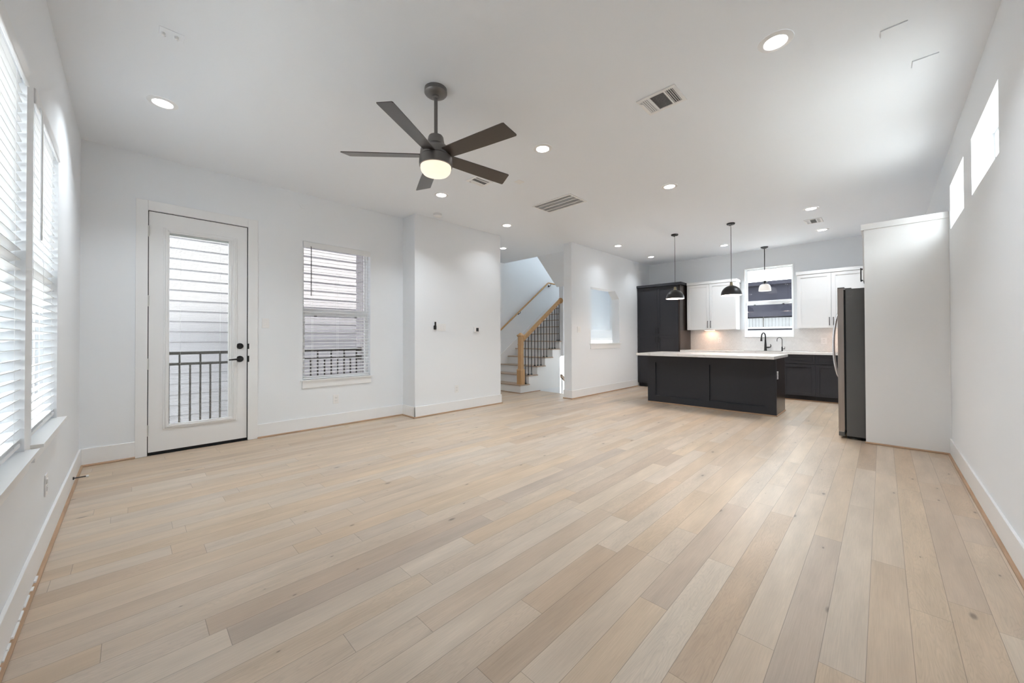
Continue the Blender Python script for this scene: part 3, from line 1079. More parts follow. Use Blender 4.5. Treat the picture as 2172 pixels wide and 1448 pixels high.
# ---------------------------------------------------------------- ceiling registers
def register(x0, x1, y0, y1, label, group=None):
    root = thing('ceiling_vent', label, 'air vent', ((x0 + x1) / 2, (y0 + y1) / 2, H))
    bm = B()
    f = 0.028
    box(bm, x0, x0 + f, y0, y1, H - 0.008, H - .0004, 0.002)
    box(bm, x1 - f, x1, y0, y1, H - 0.008, H - .0004, 0.002)
    box(bm, x0 + f, x1 - f, y0, y0 + f, H - 0.008, H - .0004, 0.002)
    box(bm, x0 + f, x1 - f, y1 - f, y1, H - 0.008, H - .0004, 0.002)
    Ly = y1 - y0 - 2 * f
    c0, c1 = y0 + f + Ly * 0.26, y0 + f + Ly * 0.74
    for yy in (c0, c1):
        box(bm, x0 + f, x1 - f, yy - 0.006, yy + 0.006, H - 0.007, H - .0006)
    obj('frame', bm, MPLATE, root)
    bm = B()
    box(bm, x0 + f * .6, x1 - f * .6, y0 + f * .6, y1 - f * .6, H - .0016, H - .0004)
    obj('backing', bm, MGREYSLOT, root)
    bm = B()
    # centre louvres run along y and tilt; the end banks run along x
    n = 12
    for k in range(n):
        xx = x0 + f + (x1 - x0 - 2 * f) * (k + 0.5) / n
        prism(bm, [(xx - 0.004, H - 0.0065), (xx - 0.003, H - 0.0070), (xx + 0.0035, H - 0.0025), (xx + 0.0025, H - 0.0020)], 'y', c0 + .006, c1 - .006)
    for (a, b, s) in ((y0 + f, c0 - .006, 1), (c1 + .006, y1 - f, -1)):
        for k in range(4):
            yy = a + (b - a) * (k + 0.5) / 4
            d = 0.0042 * s
            prism(bm, [(yy - d, H - 0.0070), (yy - d * .6, H - 0.0075), (yy + d, H - 0.0025), (yy + d * .6, H - 0.0020)], 'x', x0 + f, x1 - f)
    obj('louvre', bm, MPLATE, root)
    bm = B()
    box(bm, x0 + f * 1.3, x0 + f * 1.3 + 0.02, y1 - f * 0.9, y1 - f * 0.5, H - 0.016, H - 0.008, 0.001)
    obj('damper_lever', bm, MPLATE, root)
    return root
register(2.797, 3.049, 1.072, 1.372, 'white supply vent between the fan and the right wall')
register(2.772, 3.030, 3.295, 3.495, 'white supply vent half hidden by a fan blade')
register(7.535, 7.83, 0.658, 0.882, 'small white kitchen vent between two recessed lights')
gr = thing('return_air_grille', 'large white return air grille in the middle of the ceiling', 'air vent', (4.17, 3.19, H))
bm = B()
x0, x1, y0, y1, f = 3.97, 4.36, 2.853, 3.515, 0.026
box(bm, x0, x0 + f, y0, y1, H - 0.010, H - .0004, 0.002)
box(bm, x1 - f, x1, y0, y1, H - 0.010, H - .0004, 0.002)
box(bm, x0 + f, x1 - f, y0, y0 + f, H - 0.010, H - .0004, 0.002)
box(bm, x0 + f, x1 - f, y1 - f, y1, H - 0.010, H - .0004, 0.002)
for k in (1, 2, 3):
    xx = x0 + (x1 - x0) * k / 4
    box(bm, xx - 0.006, xx + 0.006, y0 + f, y1 - f, H - 0.009, H - .0006)
obj('frame', bm, MPLATE, gr)
bm = B()
n = 38
for k in range(n):
    xx = x0 + f + (x1 - x0 - 2 * f) * (k + 0.5) / n
    prism(bm, [(xx - 0.0050, H - 0.0084), (xx - 0.0044, H - 0.0078), (xx + 0.0040, H - 0.0022), (xx + 0.0030, H - 0.0030)], 'y', y0 + f, y1 - f)
obj('louvre', bm, MPLATE, gr)
bm = B()
box(bm, x0 + f * .6, x1 - f * .6, y0 + f * .6, y1 - f * .6, H - .0014, H - .0004)
obj('backing', bm, MGRILLB, gr)

def cplate(name, x0, x1, y0, y1, label, cat, t=0.006, m=MPLATE):
    bm = B()
    box(bm, x0, x1, y0, y1, H - t, H - .0004, 0.0015)
    return tag(obj(name, bm, m), label, cat)
cplate('ceiling_plate', 3.20, 3.30, 3.03, 3.12, 'tiny square white plate in the ceiling right of the fan', 'cover plate', 0.003)
cplate('ceiling_plate', 3.207, 3.283, -0.124, -0.008, 'blank white ceiling plate nearer the top photo edge', 'cover plate', 0.007, MC)
cplate('ceiling_plate', 3.711, 3.798, -0.282, -0.162, 'blank white ceiling plate nearer the high windows', 'cover plate', 0.007, MC)
pl = cplate('ceiling_wire_plate', 0.110, 0.224, 3.046, 3.134, 'ceiling plate with two white wire stubs above the left windows', 'cover plate', 0.004, MC)
for (xx, yy) in ((0.128, 3.10), (0.188, 3.085)):
    bm = B()
    lathe(bm, [(0.0, H - 0.022), (0.007, H - 0.020), (0.010, H - 0.012), (0.010, H - 0.0045), (0.0, H - 0.0045)], xx, yy, 14)
    tube(bm, [(xx, yy, H - 0.018), (xx + 0.006, yy + 0.006, H - 0.026), (xx + 0.012, yy - 0.002, H - 0.020)], 0.002, 6)
    obj('wire_stub', bm, MV, pl, smooth=True)
sm = thing('smoke_detector', 'round white smoke detector on the ceiling over the projecting wall', 'smoke detector', (3.224, 4.745, H))
bm = B()
lathe(bm, [(0.0, H - .0005), (0.066, H - .0005), (0.067, H - 0.010), (0.063, H - 0.012)], 3.224, 4.745)
obj('base', bm, MPLATE, sm, smooth=True)
bm = B()
lathe(bm, [(0.063, H - 0.012), (0.062, H - 0.026), (0.052, H - 0.036), (0.030, H - 0.041), (0.0, H - 0.042)], 3.224, 4.745)
obj('cover', bm, MPLATE, sm, smooth=True)
bm = B()
cyl(bm, (1.558, YD - 0.0005, 2.919), (1.558, YD - 0.005, 2.919), 0.060, seg=36)
cyl(bm, (1.558, YD - 0.005, 2.919), (1.558, YD - 0.0075, 2.919), 0.030, seg=28)
tag(obj('round_cover_plate', bm, MW, smooth=True), 'round painted cover plate high on the wall above door and window', 'cover plate')

# ---------------------------------------------------------------- wall plates
def plate(name, axis, face, s, u, z, w_, h_, label, cat, toggles=0, outlet=False, grp=None, rockers=0):
    """s = direction into the room"""
    root = thing(name, label, cat, ((face, u, z) if axis == 'x' else (u, face, z)), grp)
    def bx(bm, d0, d1, ua, ub, za, zb, bev=0.0):
        a0, a1 = face + s * d0, face + s * d1
        if axis == 'x':
            box(bm, a0, a1, ua, ub, za, zb, bev)
        else:
            box(bm, ua, ub, a0, a1, za, zb, bev)
    bm = B()
    bx(bm, 0.0005, 0.0065, u - w_ / 2, u + w_ / 2, z - h_ / 2, z + h_ / 2, 0.002)
    obj('plate', bm, MPLATE, root)
    if outlet:
        for dz in (-0.021, 0.021):
            bm = B()
            bx(bm, 0.0066, 0.0085, u - 0.017, u + 0.017, z + dz - 0.015, z + dz + 0.015, 0.003)
            r = obj('receptacle', bm, MPLATE, root)
            bm = B()
            bx(bm, 0.0082, 0.0088, u - 0.0075, u - 0.0055, z + dz - 0.004, z + dz + 0.006)
            bx(bm, 0.0082, 0.0088, u + 0.0055, u + 0.0075, z + dz - 0.004, z + dz + 0.006)
            bx(bm, 0.0082, 0.0088, u - 0.002, u + 0.002, z + dz - 0.011, z + dz - 0.007)
            obj('slot', bm, MVOID, r)
    n = max(rockers, 1) if rockers else 0
    for k in range(n):
        uu = u + (k - (n - 1) / 2) * 0.046
        bm = B()
        bx(bm, 0.0066, 0.0105, uu - 0.0165, uu + 0.0165, z - 0.033, z + 0.033, 0.002)
        obj('rocker', bm, MPLATE, root)
    return root
plate('light_switch', 'y', YD, -1, 1.135, 1.372, 0.075, 0.118, 'single white rocker switch beside the balcony door', 'light switch', rockers=1)
plate('wall_outlet', 'y', YD, -1, 1.957, 0.362, 0.075, 0.120, 'white outlet under the window beside the door', 'outlet', outlet=True)
plate('wall_outlet', 'x', XL, 1, 3.36, 0.365, 0.075, 0.120, 'white outlet under the left blinded windows', 'outlet', outlet=True)
plate('wall_outlet', 'y', YB, -1, 3.728, 0.360, 0.075, 0.120, 'white outlet low on the projecting wall', 'outlet', outlet=True)
plate('light_switch', 'y', YB, -1, 3.432, 1.357, 0.165, 0.112, 'wide white three-rocker switch right of the black remote', 'light switch', rockers=3)
plate('light_switch', 'y', YN0, -1, 6.245, 1.352, 0.118, 0.118, 'white double switch left of the clipped-corner opening', 'light switch', rockers=2)
plate('wall_outlet', 'x', XK - 0.009, -1, 2.63, 1.12, 0.075, 0.118, 'white outlet on tiles under the left white cabinet', 'outlet', outlet=True)
plate('wall_outlet', 'x', XK - 0.009, -1, 0.80, 1.115, 0.095, 0.118, 'white outlet on tiles right of the sink window', 'outlet', outlet=True)
plate('wall_outlet', 'y', 1.13, -1, 6.835, 0.61, 0.075, 0.120, 'white outlet on the dark end of the kitchen island', 'outlet', outlet=True)
# fan remote in its cradle
rm = thing('fan_remote', 'small black remote in a wall cradle left of the wide switch', 'remote control', (3.305, YB, 1.37))
bm = B()
box(bm, 3.284, 3.332, YB - 0.022, YB - .0005, 1.320, 1.385, 0.010)
obj('cradle', bm, MBLK, rm)
bm = B()
box(bm, 3.287, 3.317, YB - 0.036, YB - 0.0225, 1.332, 1.440, 0.0065)
obj('handset', bm, MBLK, rm)
th_ = thing('thermostat', 'white square thermostat with a dark screen', 'thermostat', (4.14, YB, 1.335))
bm = B()
box(bm, 4.085, 4.205, YB - 0.018, YB - .0005, 1.285, 1.375, 0.005)
obj('body', bm, MPLATE, th_)
bm = B()
box(bm, 4.130, 4.186, YB - 0.0195, YB - 0.0182, 1.300, 1.360, 0.0005)
obj('screen', bm, MTHERM, th_)
# door stop
ds = thing('door_stop', 'black spring door stop with a white tip on the left baseboard', 'door stop', (XL + BT, 4.60, 0.075))
bm = B()
px0 = XL + BT
cyl(bm, (px0 + .0005, 4.60, 0.075), (px0 + 0.008, 4.60, 0.075), 0.011, seg=14)
pts = []
for k in range(420):
    a = k / 419
    pts.append((px0 + 0.006 + a * 0.066, 4.60 + 0.0035 * math.cos(a * 170), 0.075 + 0.0035 * math.sin(a * 170)))
tube(bm, pts, 0.0013, 5)
obj('spring', bm, MBLK, ds, smooth=True)
bm = B()
cyl(bm, (px0 + 0.070, 4.60, 0.075), (px0 + 0.085, 4.60, 0.075), 0.008, seg=14)
obj('rubber_tip', bm, MV, ds, smooth=True)

# ---------------------------------------------------------------- staircase
RISE, RUN, X0 = 0.186, 0.273, 5.800
st = thing('staircase', 'white staircase with wood treads rising away behind the oak newel', 'staircase', (5.87, 6.1, 0))
for k in range(1, 12):
    zt = RISE * k
    xn = X0 + RUN * (k - 1)
    x_end = xn + RUN + 0.03
    bm = B()
    ys = YS - 0.028 if k <= 6 else YS + 0.051
    yw = YH - 0.015
    if k == 11:
        x_end = XK - 0.01
    if k == 6:
        box(bm, xn, 7.249, ys, YS + 0.051, zt - 0.021, zt, 0.004)
        ys = YS + 0.051
    box(bm, xn, x_end, ys, yw, zt - 0.021, zt, 0.004)
    obj('tread', bm, MTREAD, st)
    bm = B()
    box(bm, xn + 0.030, xn + 0.045, YS + (0.001 if k <= 6 else 0.031), yw, RISE * (k - 1) + 0.001, zt - 0.0215)
    obj('riser', bm, MT, st)
# side of the flight: stepped skirt
bm = B()
pts = [(X0 + 0.046, 0.0)]
for k in range(1, 7):
    pts.append((X0 + 0.046 + RUN * (k - 1), RISE * k - 0.0215))
    pts.append((X0 + 0.046 + RUN * k if k < 6 else 7.249, RISE * k - 0.0215))
pts.append((7.249, und(7.249)))
pts.append((7.20, und(7.20)))
pts.append((7.20, 0.0))
prism(bm, pts, 'y', YS + 0.001, YS + 0.09)
obj('side_panel', bm, MT, st)
bm = B()
prism(bm, [(7.25, und(7.25)), (XK - .01, und(XK)), (XK - .01, und(XK) + 0.12), (7.25, und(7.25) + 0.12)], 'y', YS + 0.051, YH - 0.016)
obj('underside', bm, MW, st)
bm = B()
# wall-side skirt
s0, s1 = 5.72, 8.79
sk = lambda x: 0.186 + 0.682 * (x - X0)
prism(bm, [(s0, 0.001), (s0, sk(s0) + 0.20), (s1, sk(s1) + 0.20), (s1, sk(s1) - 0.1), (5.95, 0.001)], 'y', YH - 0.014, YH - .0005)
obj('skirt_board', bm, MT, st)
bm = B()
for s in (('x', X0 + 0.030, -1, YS, YH - .02), ('y', YS - 0.012, -1, X0 + 0.02, 6.46)):
    ax, face, sgn, u0, u1 = s
    tt, hh = 0.012, 0.016
    prism(bm, [(face, 0.001), (face, hh), (face + sgn * tt, hh * .5), (face + sgn * tt, 0.001)], 'y' if ax == 'x' else 'x', u0, u1)
obj('shoe_moulding', bm, MSHOE, st)
# newel
nx, ny = 5.905, 5.560
nw = thing('newel_post', 'square oak newel post at the foot of the stairs', 'newel post', (nx, ny, RISE))
bm = B()
def sq(bm, hw, z0, z1, bev=0.002):
    box(bm, nx - hw, nx + hw, ny - hw, ny + hw, z0, z1, bev)
sq(bm, 0.062, RISE + .0005, 0.490, 0.003)
obj('base_block', bm, MOAK, nw)
bm = B()
def frus(bm, h0, h1, z0, z1):
    A = [bm.verts.new((nx + a * h0, ny + b * h0, z0)) for a, b in ((-1, -1), (1, -1), (1, 1), (-1, 1))]
    Bv = [bm.verts.new((nx + a * h1, ny + b * h1, z1)) for a, b in ((-1, -1), (1, -1), (1, 1), (-1, 1))]
    fs = [bm.faces.new(A[::-1]), bm.faces.new(Bv)]
    for i in range(4):
        fs.append(bm.faces.new((A[i], A[(i + 1) % 4], Bv[(i + 1) % 4], Bv[i])))
    bmesh.ops.recalc_face_normals(bm, faces=fs)
frus(bm, 0.068, 0.048, 0.4905, 0.525)
sq(bm, 0.045, 0.525, 1.035)
sq(bm, 0.051, 1.035, 1.055, 0.004)
sq(bm, 0.045, 1.055, 1.205)
obj('shaft', bm, MOAK, nw)
bm = B()
frus(bm, 0.046, 0.060, 1.206, 1.232)
sq(bm, 0.062, 1.232, 1.252, 0.003)
frus(bm, 0.052, 0.010, 1.2525, 1.300)
obj('cap', bm, MOAK, nw)
# rail
rl = thing('stair_handrail', 'thick oak handrail rising from the newel to the stair wall', 'handrail', (5.95, 5.56, 1.2))
def rail_z(x):
    return 1.150 + 0.706 * (x - 6.0)          # underside
bm = B()
cs = [(-0.030, 0.0), (-0.030, 0.016), (-0.022, 0.030), (-0.032, 0.044), (-0.028, 0.062), (-0.012, 0.070), (0.012, 0.070), (0.028, 0.062), (0.032, 0.044), (0.022, 0.030), (0.030, 0.016), (0.030, 0.0)]
x_a, x_b = nx + 0.046, 7.236
RYY = 5.535
A = [bm.verts.new((x_a, RYY + a, rail_z(x_a) + b * 1.45)) for a, b in cs]
Bv = [bm.verts.new((x_b, RYY + a, rail_z(x_b) + b * 1.45)) for a, b in cs]
bm.faces.new(A)
bm.faces.new(Bv[::-1])
for i in range(len(cs)):
    j = (i + 1) % len(cs)
    bm.faces.new((A[i], A[j], Bv[j], Bv[i]))
bmesh.ops.recalc_face_normals(bm, faces=bm.faces[:])
obj('rail', bm, MOAK, rl)
bm = B()
cyl(bm, (7.228, 5.497, rail_z(7.23) + 0.062), (7.2495, 5.497, rail_z(7.23) + 0.062), 0.068, seg=32)
obj('rosette', bm, MOAK, rl, smooth=True, bevel=0.004)
bxs = [6.028, 6.125, 6.228, 6.336, 6.443, 6.549, 6.648, 6.754, 6.864, 6.964, 7.062, 7.150, 7.215]
bxs = [6.022, 6.122, 6.226, 6.334, 6.441, 6.547, 6.648, 6.754, 6.860, 6.958, 7.054, 7.150, 7.222]
treads_of = [1, 2, 2, 3, 3, 3, 4, 4, 5, 5, 5, 6, 6]
ords = ['first', 'second', 'third', 'fourth', 'fifth', 'sixth', 'seventh', 'eighth', 'ninth', 'tenth', 'eleventh', 'twelfth', 'last']
for k, (x, tr) in enumerate(zip(bxs, treads_of)):
    root = thing('stair_baluster', 'thin black iron baluster, %s one counted from the newel' % ords[k], 'baluster', (x, 5.535, RISE * tr), 'black iron balusters of the stairs')
    bm = B()
    box(bm, x - 0.0065, x + 0.0065, 5.5285, 5.5415, RISE * tr + 0.001, rail_z(x) - 0.003)
    obj('bar', bm, MBLK, root)
    bm = B()
    z0 = RISE * tr
    A = [bm.verts.new((x + a * 0.017, 5.535 + b * 0.017, z0 + 0.0008)) for a, b in ((-1, -1), (1, -1), (1, 1), (-1, 1))]
    A2 = [bm.verts.new((x + a * 0.017, 5.535 + b * 0.017, z0 + 0.012)) for a, b in ((-1, -1), (1, -1), (1, 1), (-1, 1))]
    A3 = [bm.verts.new((x + a * 0.0085, 5.535 + b * 0.0085, z0 + 0.030)) for a, b in ((-1, -1), (1, -1), (1, 1), (-1, 1))]
    bm.faces.new(A[::-1]); bm.faces.new(A3)
    for p, q in ((A, A2), (A2, A3)):
        for i in range(4):
            bm.faces.new((p[i], p[(i + 1) % 4], q[(i + 1) % 4], q[i]))
    obj('shoe', bm, MBLK, root)
# wall rail
wr = thing('wall_handrail', 'slim wooden handrail on black brackets on the stair wall', 'handrail', (6.3, 6.62, 1.4))
bm = B()
zr = lambda x: 1.395 + 0.722 * (x - 6.33)
xe = 8.17
rp = [(5.9, 6.62, zr(5.9)), (xe - 0.03, 6.62, zr(xe - 0.03)), (xe, 6.62, zr(xe) - 0.004), (xe + 0.03, 6.62, zr(xe) - 0.002), (xe + 0.30, 6.62, zr(xe) - 0.012)]
tube(bm, rp, 0.021, 14)
obj('rail', bm, MOAK, wr, smooth=True)
for x in (7.02, 8.27):
    zz = zr(min(x, xe)) - 0.02
    bm = B()
    cyl(bm, (x, YH - 0.0005, zz - 0.055), (x, YH - 0.012, zz - 0.055), 0.028, seg=18)
    tube(bm, [(x, YH - 0.010, zz - 0.055), (x, 6.64, zz - 0.055), (x, 6.62, zz - 0.035), (x, 6.62, zz - 0.002)], 0.008, 8)
    obj('bracket', bm, MBLK, wr, smooth=True)
# rail of the lower flight
lr = thing('lower_stair_rail', 'wooden rail with dark bars going down beside the wall corner', 'handrail', (7.2, 5.45, 0))
bm = B()
zl = lambda x: 0.315 - 0.70 * (x - 7.21)
prism(bm, [(7.205, zl(7.205)), (8.6, zl(8.6)), (8.6, zl(8.6) - 0.075), (7.205, zl(7.205) - 0.075)], 'y', 5.435, 5.49)
obj('rail', bm, MTREAD, lr)
for k in range(12):
    x = 7.235 + 0.11 * k
    zt = -0.186 * (math.floor((x - 6.46) / 0.26) + 1)
    zt = max(zt, -1.6)
    bm = B()
    box(bm, x - 0.007, x + 0.007, 5.455, 5.469, zt + .001, zl(x) - 0.078)
    obj('bar', bm, MBLK, lr)

# ---------------------------------------------------------------- kitchen cabinetry (fronts face -x)
def shaker_x(bm, xf, y0, y1, z0, z1, fw=0.057, t=0.02, rec=0.011):
    g = 0.0015
    y0 += g; y1 -= g; z0 += g; z1 -= g
    box(bm, xf, xf + t, y0, y0 + fw, z0, z1, 0.0012)
    box(bm, xf, xf + t, y1 - fw, y1, z0, z1, 0.0012)
    box(bm, xf, xf + t, y0 + fw, y1 - fw, z0, z0 + fw, 0.0012)
    box(bm, xf, xf + t, y0 + fw, y1 - fw, z1 - fw, z1, 0.0012)
    box(bm, xf + rec, xf + t, y0 + fw, y1 - fw, z0 + fw, z1 - fw)
def pull_v(parent, xf, y, z0, z1, s=0.005, name='handle'):
    bm = B()
    box(bm, xf - 0.034, xf - 0.024, y - s, y + s, z0, z1, 0.0015)
    for z in (z0 + 0.012, z1 - 0.012):
        box(bm, xf - 0.025, xf - 0.0002, y - 0.004, y + 0.004, z - 0.004, z + 0.004)
    obj(name, bm, MBLK, parent)
def pull_h(parent, xf, y0, y1, z, name='handle'):
    bm = B()
    box(bm, xf - 0.034, xf - 0.024, y0, y1, z - 0.005, z + 0.005, 0.0015)
    for y in (y0 + 0.012, y1 - 0.012):
        box(bm, xf - 0.025, xf - 0.0002, y - 0.004, y + 0.004, z - 0.004, z + 0.004)
    obj(name, bm, MBLK, parent)

# pantry
pn = thing('pantry_cabinet', 'tall dark pantry cabinet with four doors in the kitchen corner', 'cabinet', (9.0, 3.77, 0))
bm = B()
box(bm, 8.762, XK - .001, 3.268, YN0 - 0.002, 0.09, 2.392)
box(bm, 8.83, XK - .001, 3.275, YN0 - 0.002, 0.001, 0.09)
obj('body', bm, MCAB, pn)
bm = B()
box(bm, 8.741, XK - .0012, 3.262, 3.2675, 0.09, 2.392)
box(bm, 8.741, 8.761, 3.268, 3.302, 0.09, 2.392)
obj('end_panel', bm, MESP, pn)
bm = B()
box(bm, 8.705, XK - .001, 3.225, YN0 - 0.002, 2.3925, 2.450, 0.003)
obj('crown', bm, MCAB, pn)
for (y0, y1, z0, z1, hy, h0, h1) in ((3.305, 3.790, 1.245, 2.385, 3.762, 1.275, 1.42), (3.790, 4.282, 1.245, 2.385, 3.818, 1.275, 1.42),
                                     (3.305, 3.790, 0.10, 1.240, 3.762, 1.065, 1.21), (3.790, 4.282, 0.10, 1.240, 3.818, 1.065, 1.21)):
    bm = B()
    shaker_x(bm, 8.740, y0, y1, z0, z1)
    d = obj('door', bm, MCAB, pn)
    pull_v(d, 8.740, hy, h0, h1, 0.009)

def upper(name, label, y0, y1, doors, crown_y, xf=9.05):
    r = thing(name, label, 'cabinet', (9.2, (y0 + y1) / 2, 1.36))
    bm = B()
    box(bm, xf + 0.021, XK - .001, y0, y1, 1.358, 2.382)
    obj('body', bm, MCW, r)
    bm = B()
    box(bm, xf - 0.012, XK - .001, crown_y[0], crown_y[1], 2.3825, 2.443, 0.002)
    obj('crown', bm, MCW, r)
    for (a, b, hy) in doors:
        bm = B()
        shaker_x(bm, xf, a, b, 1.358, 2.380)
        d = obj('door', bm, MCW, r)
        pull_v(d, xf, hy, 1.40, 1.555)
    return r
upper('wall_cabinet', 'white two-door wall cabinet left of the sink window', 2.215, 3.222, [(2.217, 2.742, 2.712), (2.742, 3.220, 2.772)], (2.200, 3.222))
upper('wall_cabinet', 'white two-door wall cabinet right of the sink window', 0.148, 1.172, [(0.150, 0.662, 0.634), (0.662, 1.170, 0.690)], (0.148, 1.186))
upper('wall_cabinet', 'white wall cabinet behind the refrigerator', -0.48, 0.146, [(-0.47, 0.146, -0.43)], (-0.48, 0.146))

def base_cab(label, y0, y1, fronts):
    r = thing('base_cabinet', label, 'cabinet', (9.0, (y0 + y1) / 2, 0), 'dark base cabinets on the window wall')
    bm = B()
    box(bm, 8.772, XK - .001, y0 + .0005, y1 - .0005, 0.095, 0.66 if 'sink' in label else 0.862)
    box(bm, 8.83, XK - .001, y0 + .0005, y1 - .0005, 0.001, 0.095)
    obj('body', bm, MCAB, r)
    for kind, a, b, z0, z1, hv in fronts:
        bm = B()
        shaker_x(bm, 8.750, a, b, z0, z1, 0.055 if kind != 'drawer' else 0.040)
        d = obj('drawer' if kind == 'drawer' else 'door', bm, MCAB, r)
        if kind == 'door':
            pull_v(d, 8.750, hv, z1 - 0.18, z1 - 0.03)
        else:
            c = (a + b) / 2
            pull_h(d, 8.750, c - 0.08, c + 0.08, (z0 + z1) / 2 if kind == 'drawer' else z1 - 0.045)
    return r
base_cab('dark base cabinet with a drawer over a pull-out front, right of the island end', 0.873, 1.370, [('drawer', 0.873, 1.370, 0.690, 0.855, 0), ('pullout', 0.873, 1.370, 0.100, 0.682, 0)])
base_cab('dark drawer-and-door base cabinet just left of the refrigerator', 0.300, 0.873, [('drawer', 0.300, 0.873, 0.690, 0.855, 0), ('door', 0.300, 0.873, 0.100, 0.682, 0.36)])
base_cab('dark base cabinet hidden behind the refrigerator', -0.48, 0.300, [('door', -0.48, 0.300, 0.100, 0.855, 0.2)])
base_cab('dark sink base cabinet behind the island', 1.370, 2.200, [('door', 1.370, 1.785, 0.100, 0.855, 1.75), ('door', 1.785, 2.200, 0.100, 0.855, 1.82)])
base_cab('dark base cabinet between sink and pantry behind the island', 2.200, 3.262, [('drawer', 2.2, 2.73, 0.69, 0.855, 0), ('drawer', 2.73, 3.26, 0.69, 0.855, 0), ('door', 2.2, 2.73, 0.1, 0.682, 2.7), ('door', 2.73, 3.26, 0.1, 0.682, 2.76)])
bm = B()
box(bm, 8.822, 8.829, 0.3, 3.26, 0.0012, 0.018)
struct('trim_8', bm, MSHOE, 'thin wood strip under the dark base cabinets', 'trim')
# counter with sink cut-out
ct = thing('kitchen_countertop', 'long white quartz counter under the sink window', 'countertop', (9.05, 1.4, 0.87))
bm = B()
SX0, SX1, SY0, SY1 = 8.83, 9.20, 1.40, 2.12
wall_cells(bm, 'z', 0.865, 0.905, 8.722, XK - .001, -0.48, 3.2615, [(SX0, SX1, SY0, SY1)])
obj('slab', bm, MQ, ct)
sk_ = thing('kitchen_sink', 'steel undermount sink in the window counter', 'sink', (9.0, 1.76, 0.7))
bm = B()
box(bm, SX0 + .0005, SX0 + 0.012, SY0 + .0005, SY1 - .0005, 0.69, 0.901)
box(bm, SX1 - 0.012, SX1 - .0005, SY0 + .0005, SY1 - .0005, 0.69, 0.901)
box(bm, SX0 + 0.012, SX1 - 0.012, SY0 + .0005, SY0 + 0.012, 0.69, 0.901)
box(bm, SX0 + 0.012, SX1 - 0.012, SY1 - 0.012, SY1 - .0005, 0.69, 0.901)
box(bm, SX0 + 0.012, SX1 - 0.012, SY0 + 0.012, SY1 - 0.012, 0.69, 0.70)
obj('basin', bm, MSTEEL, sk_)
bm = B()
cyl(bm, (9.01, 1.76, 0.7005), (9.01, 1.76, 0.704), 0.045, seg=24)
obj('drain', bm, MCHR, sk_)
# backsplash
bm = B()
wall_cells(bm, 'x', XK - 0.009, XK - .0005, -0.48, 3.2615, 0.906, 1.357, [(1.262, 2.138, 1.187, 1.6)])
struct('wall_tile_backsplash', bm, MTILE, 'white chevron tile backsplash behind the counter', 'backsplash')
# faucets
fc = thing('kitchen_faucet', 'tall matte black pull-down kitchen faucet', 'faucet', (9.27, 1.732, 0.905))
fx, fy_ = 9.27, 1.732
bm = B()
lathe(bm, [(0.0, 0.9055), (0.028, 0.9055), (0.028, 0.915), (0.025, 0.93), (0.021, 1.02), (0.016, 1.10), (0.0145, 1.14), (0.0, 1.14)], fx, fy_, 20)
pts = [(fx, fy_, 1.12), (fx, fy_, 1.20)]
for k in range(1, 13):
    a = k / 12 * math.radians(175)
    pts.append((fx - (0.036 - 0.036 * math.cos(a)) * 0.55, fy_ + (0.036 - 0.036 * math.cos(a)) * 0.83, 1.20 + 0.078 * math.sin(a)))
pts.append((pts[-1][0], pts[-1][1] + .002, 1.175))
tube(bm, pts, 0.0125, 12)
obj('spout', bm, MBLK, fc, smooth=True)
bm = B()
e = pts[-1]
cyl(bm, (e[0], e[1], 1.178), (e[0], e[1] + 0.004, 1.105), 0.014, 0.021, seg=18)
obj('spray_head', bm, MBLK, fc, smooth=True)
bm = B()
tube(bm, [(fx, fy_, 0.975), (fx, fy_ - 0.055, 0.978), (fx, fy_ - 0.085, 0.985), (fx, fy_ - 0.095, 1.01), (fx, fy_ - 0.085, 1.045)], 0.011, 10, [0.016, 0.016, 0.012, 0.009, 0.005])
obj('lever', bm, MBLK, fc, smooth=True)
ff = thing('filter_faucet', 'small black gooseneck water filter tap right of the main faucet', 'faucet', (9.27, 1.45, 0.905))
gx, gy = 9.27, 1.448
bm = B()
lathe(bm, [(0.0, 0.9055), (0.018, 0.9055), (0.018, 0.912), (0.013, 0.918), (0.013, 0.985), (0.008, 0.995), (0.0, 0.995)], gx, gy, 18)
pts = [(gx, gy, 0.98), (gx, gy, 1.13)]
for k in range(1, 13):
    a = k / 12 * PI
    pts.append((gx - (0.042 - 0.042 * math.cos(a)) * 0.35, gy + (0.042 - 0.042 * math.cos(a)) * 0.95, 1.13 + 0.05 * math.sin(a)))
pts.append((pts[-1][0], pts[-1][1], 1.10))
tube(bm, pts, 0.006, 10)
obj('spout', bm, MBLK, ff, smooth=True)
bm = B()
tube(bm, [(gx, gy, 0.950), (gx, gy - 0.048, 0.950)], 0.008, 10)
tube(bm, [(gx, gy - 0.044, 0.944), (gx, gy - 0.046, 0.995)], 0.005, 8)
obj('lever', bm, MBLK, ff, smooth=True)
# under-cabinet lights
for (y, lab) in ((2.80, 'warm light bar under the left white wall cabinet'), (0.42, 'warm light bar under the right white wall cabinet')):
    u = thing('undercabinet_light', lab, 'light fixture', (9.27, y, 1.35))
    bm = B()
    box(bm, 9.235, 9.305, y - 0.11, y + 0.11, 1.346, 1.3575, 0.001)
    obj('housing', bm, MPLATE, u)
    bm = B()
    box(bm, 9.242, 9.298, y - 0.10, y + 0.10, 1.3445, 1.3459)
    obj('lens', bm, MWARM, u)
    ld = bpy.data.lights.new('undercabinet_lamp', 'AREA')
    ld.shape = 'RECTANGLE'
    ld.size, ld.size_y = 0.05, 0.2
    ld.energy = 0.40
    ld.color = (1.0, 0.56, 0.34)
    lo = bpy.data.objects.new('undercabinet_lamp', ld)
    C.objects.link(lo)
    lo.location = (9.27, y, 1.340)

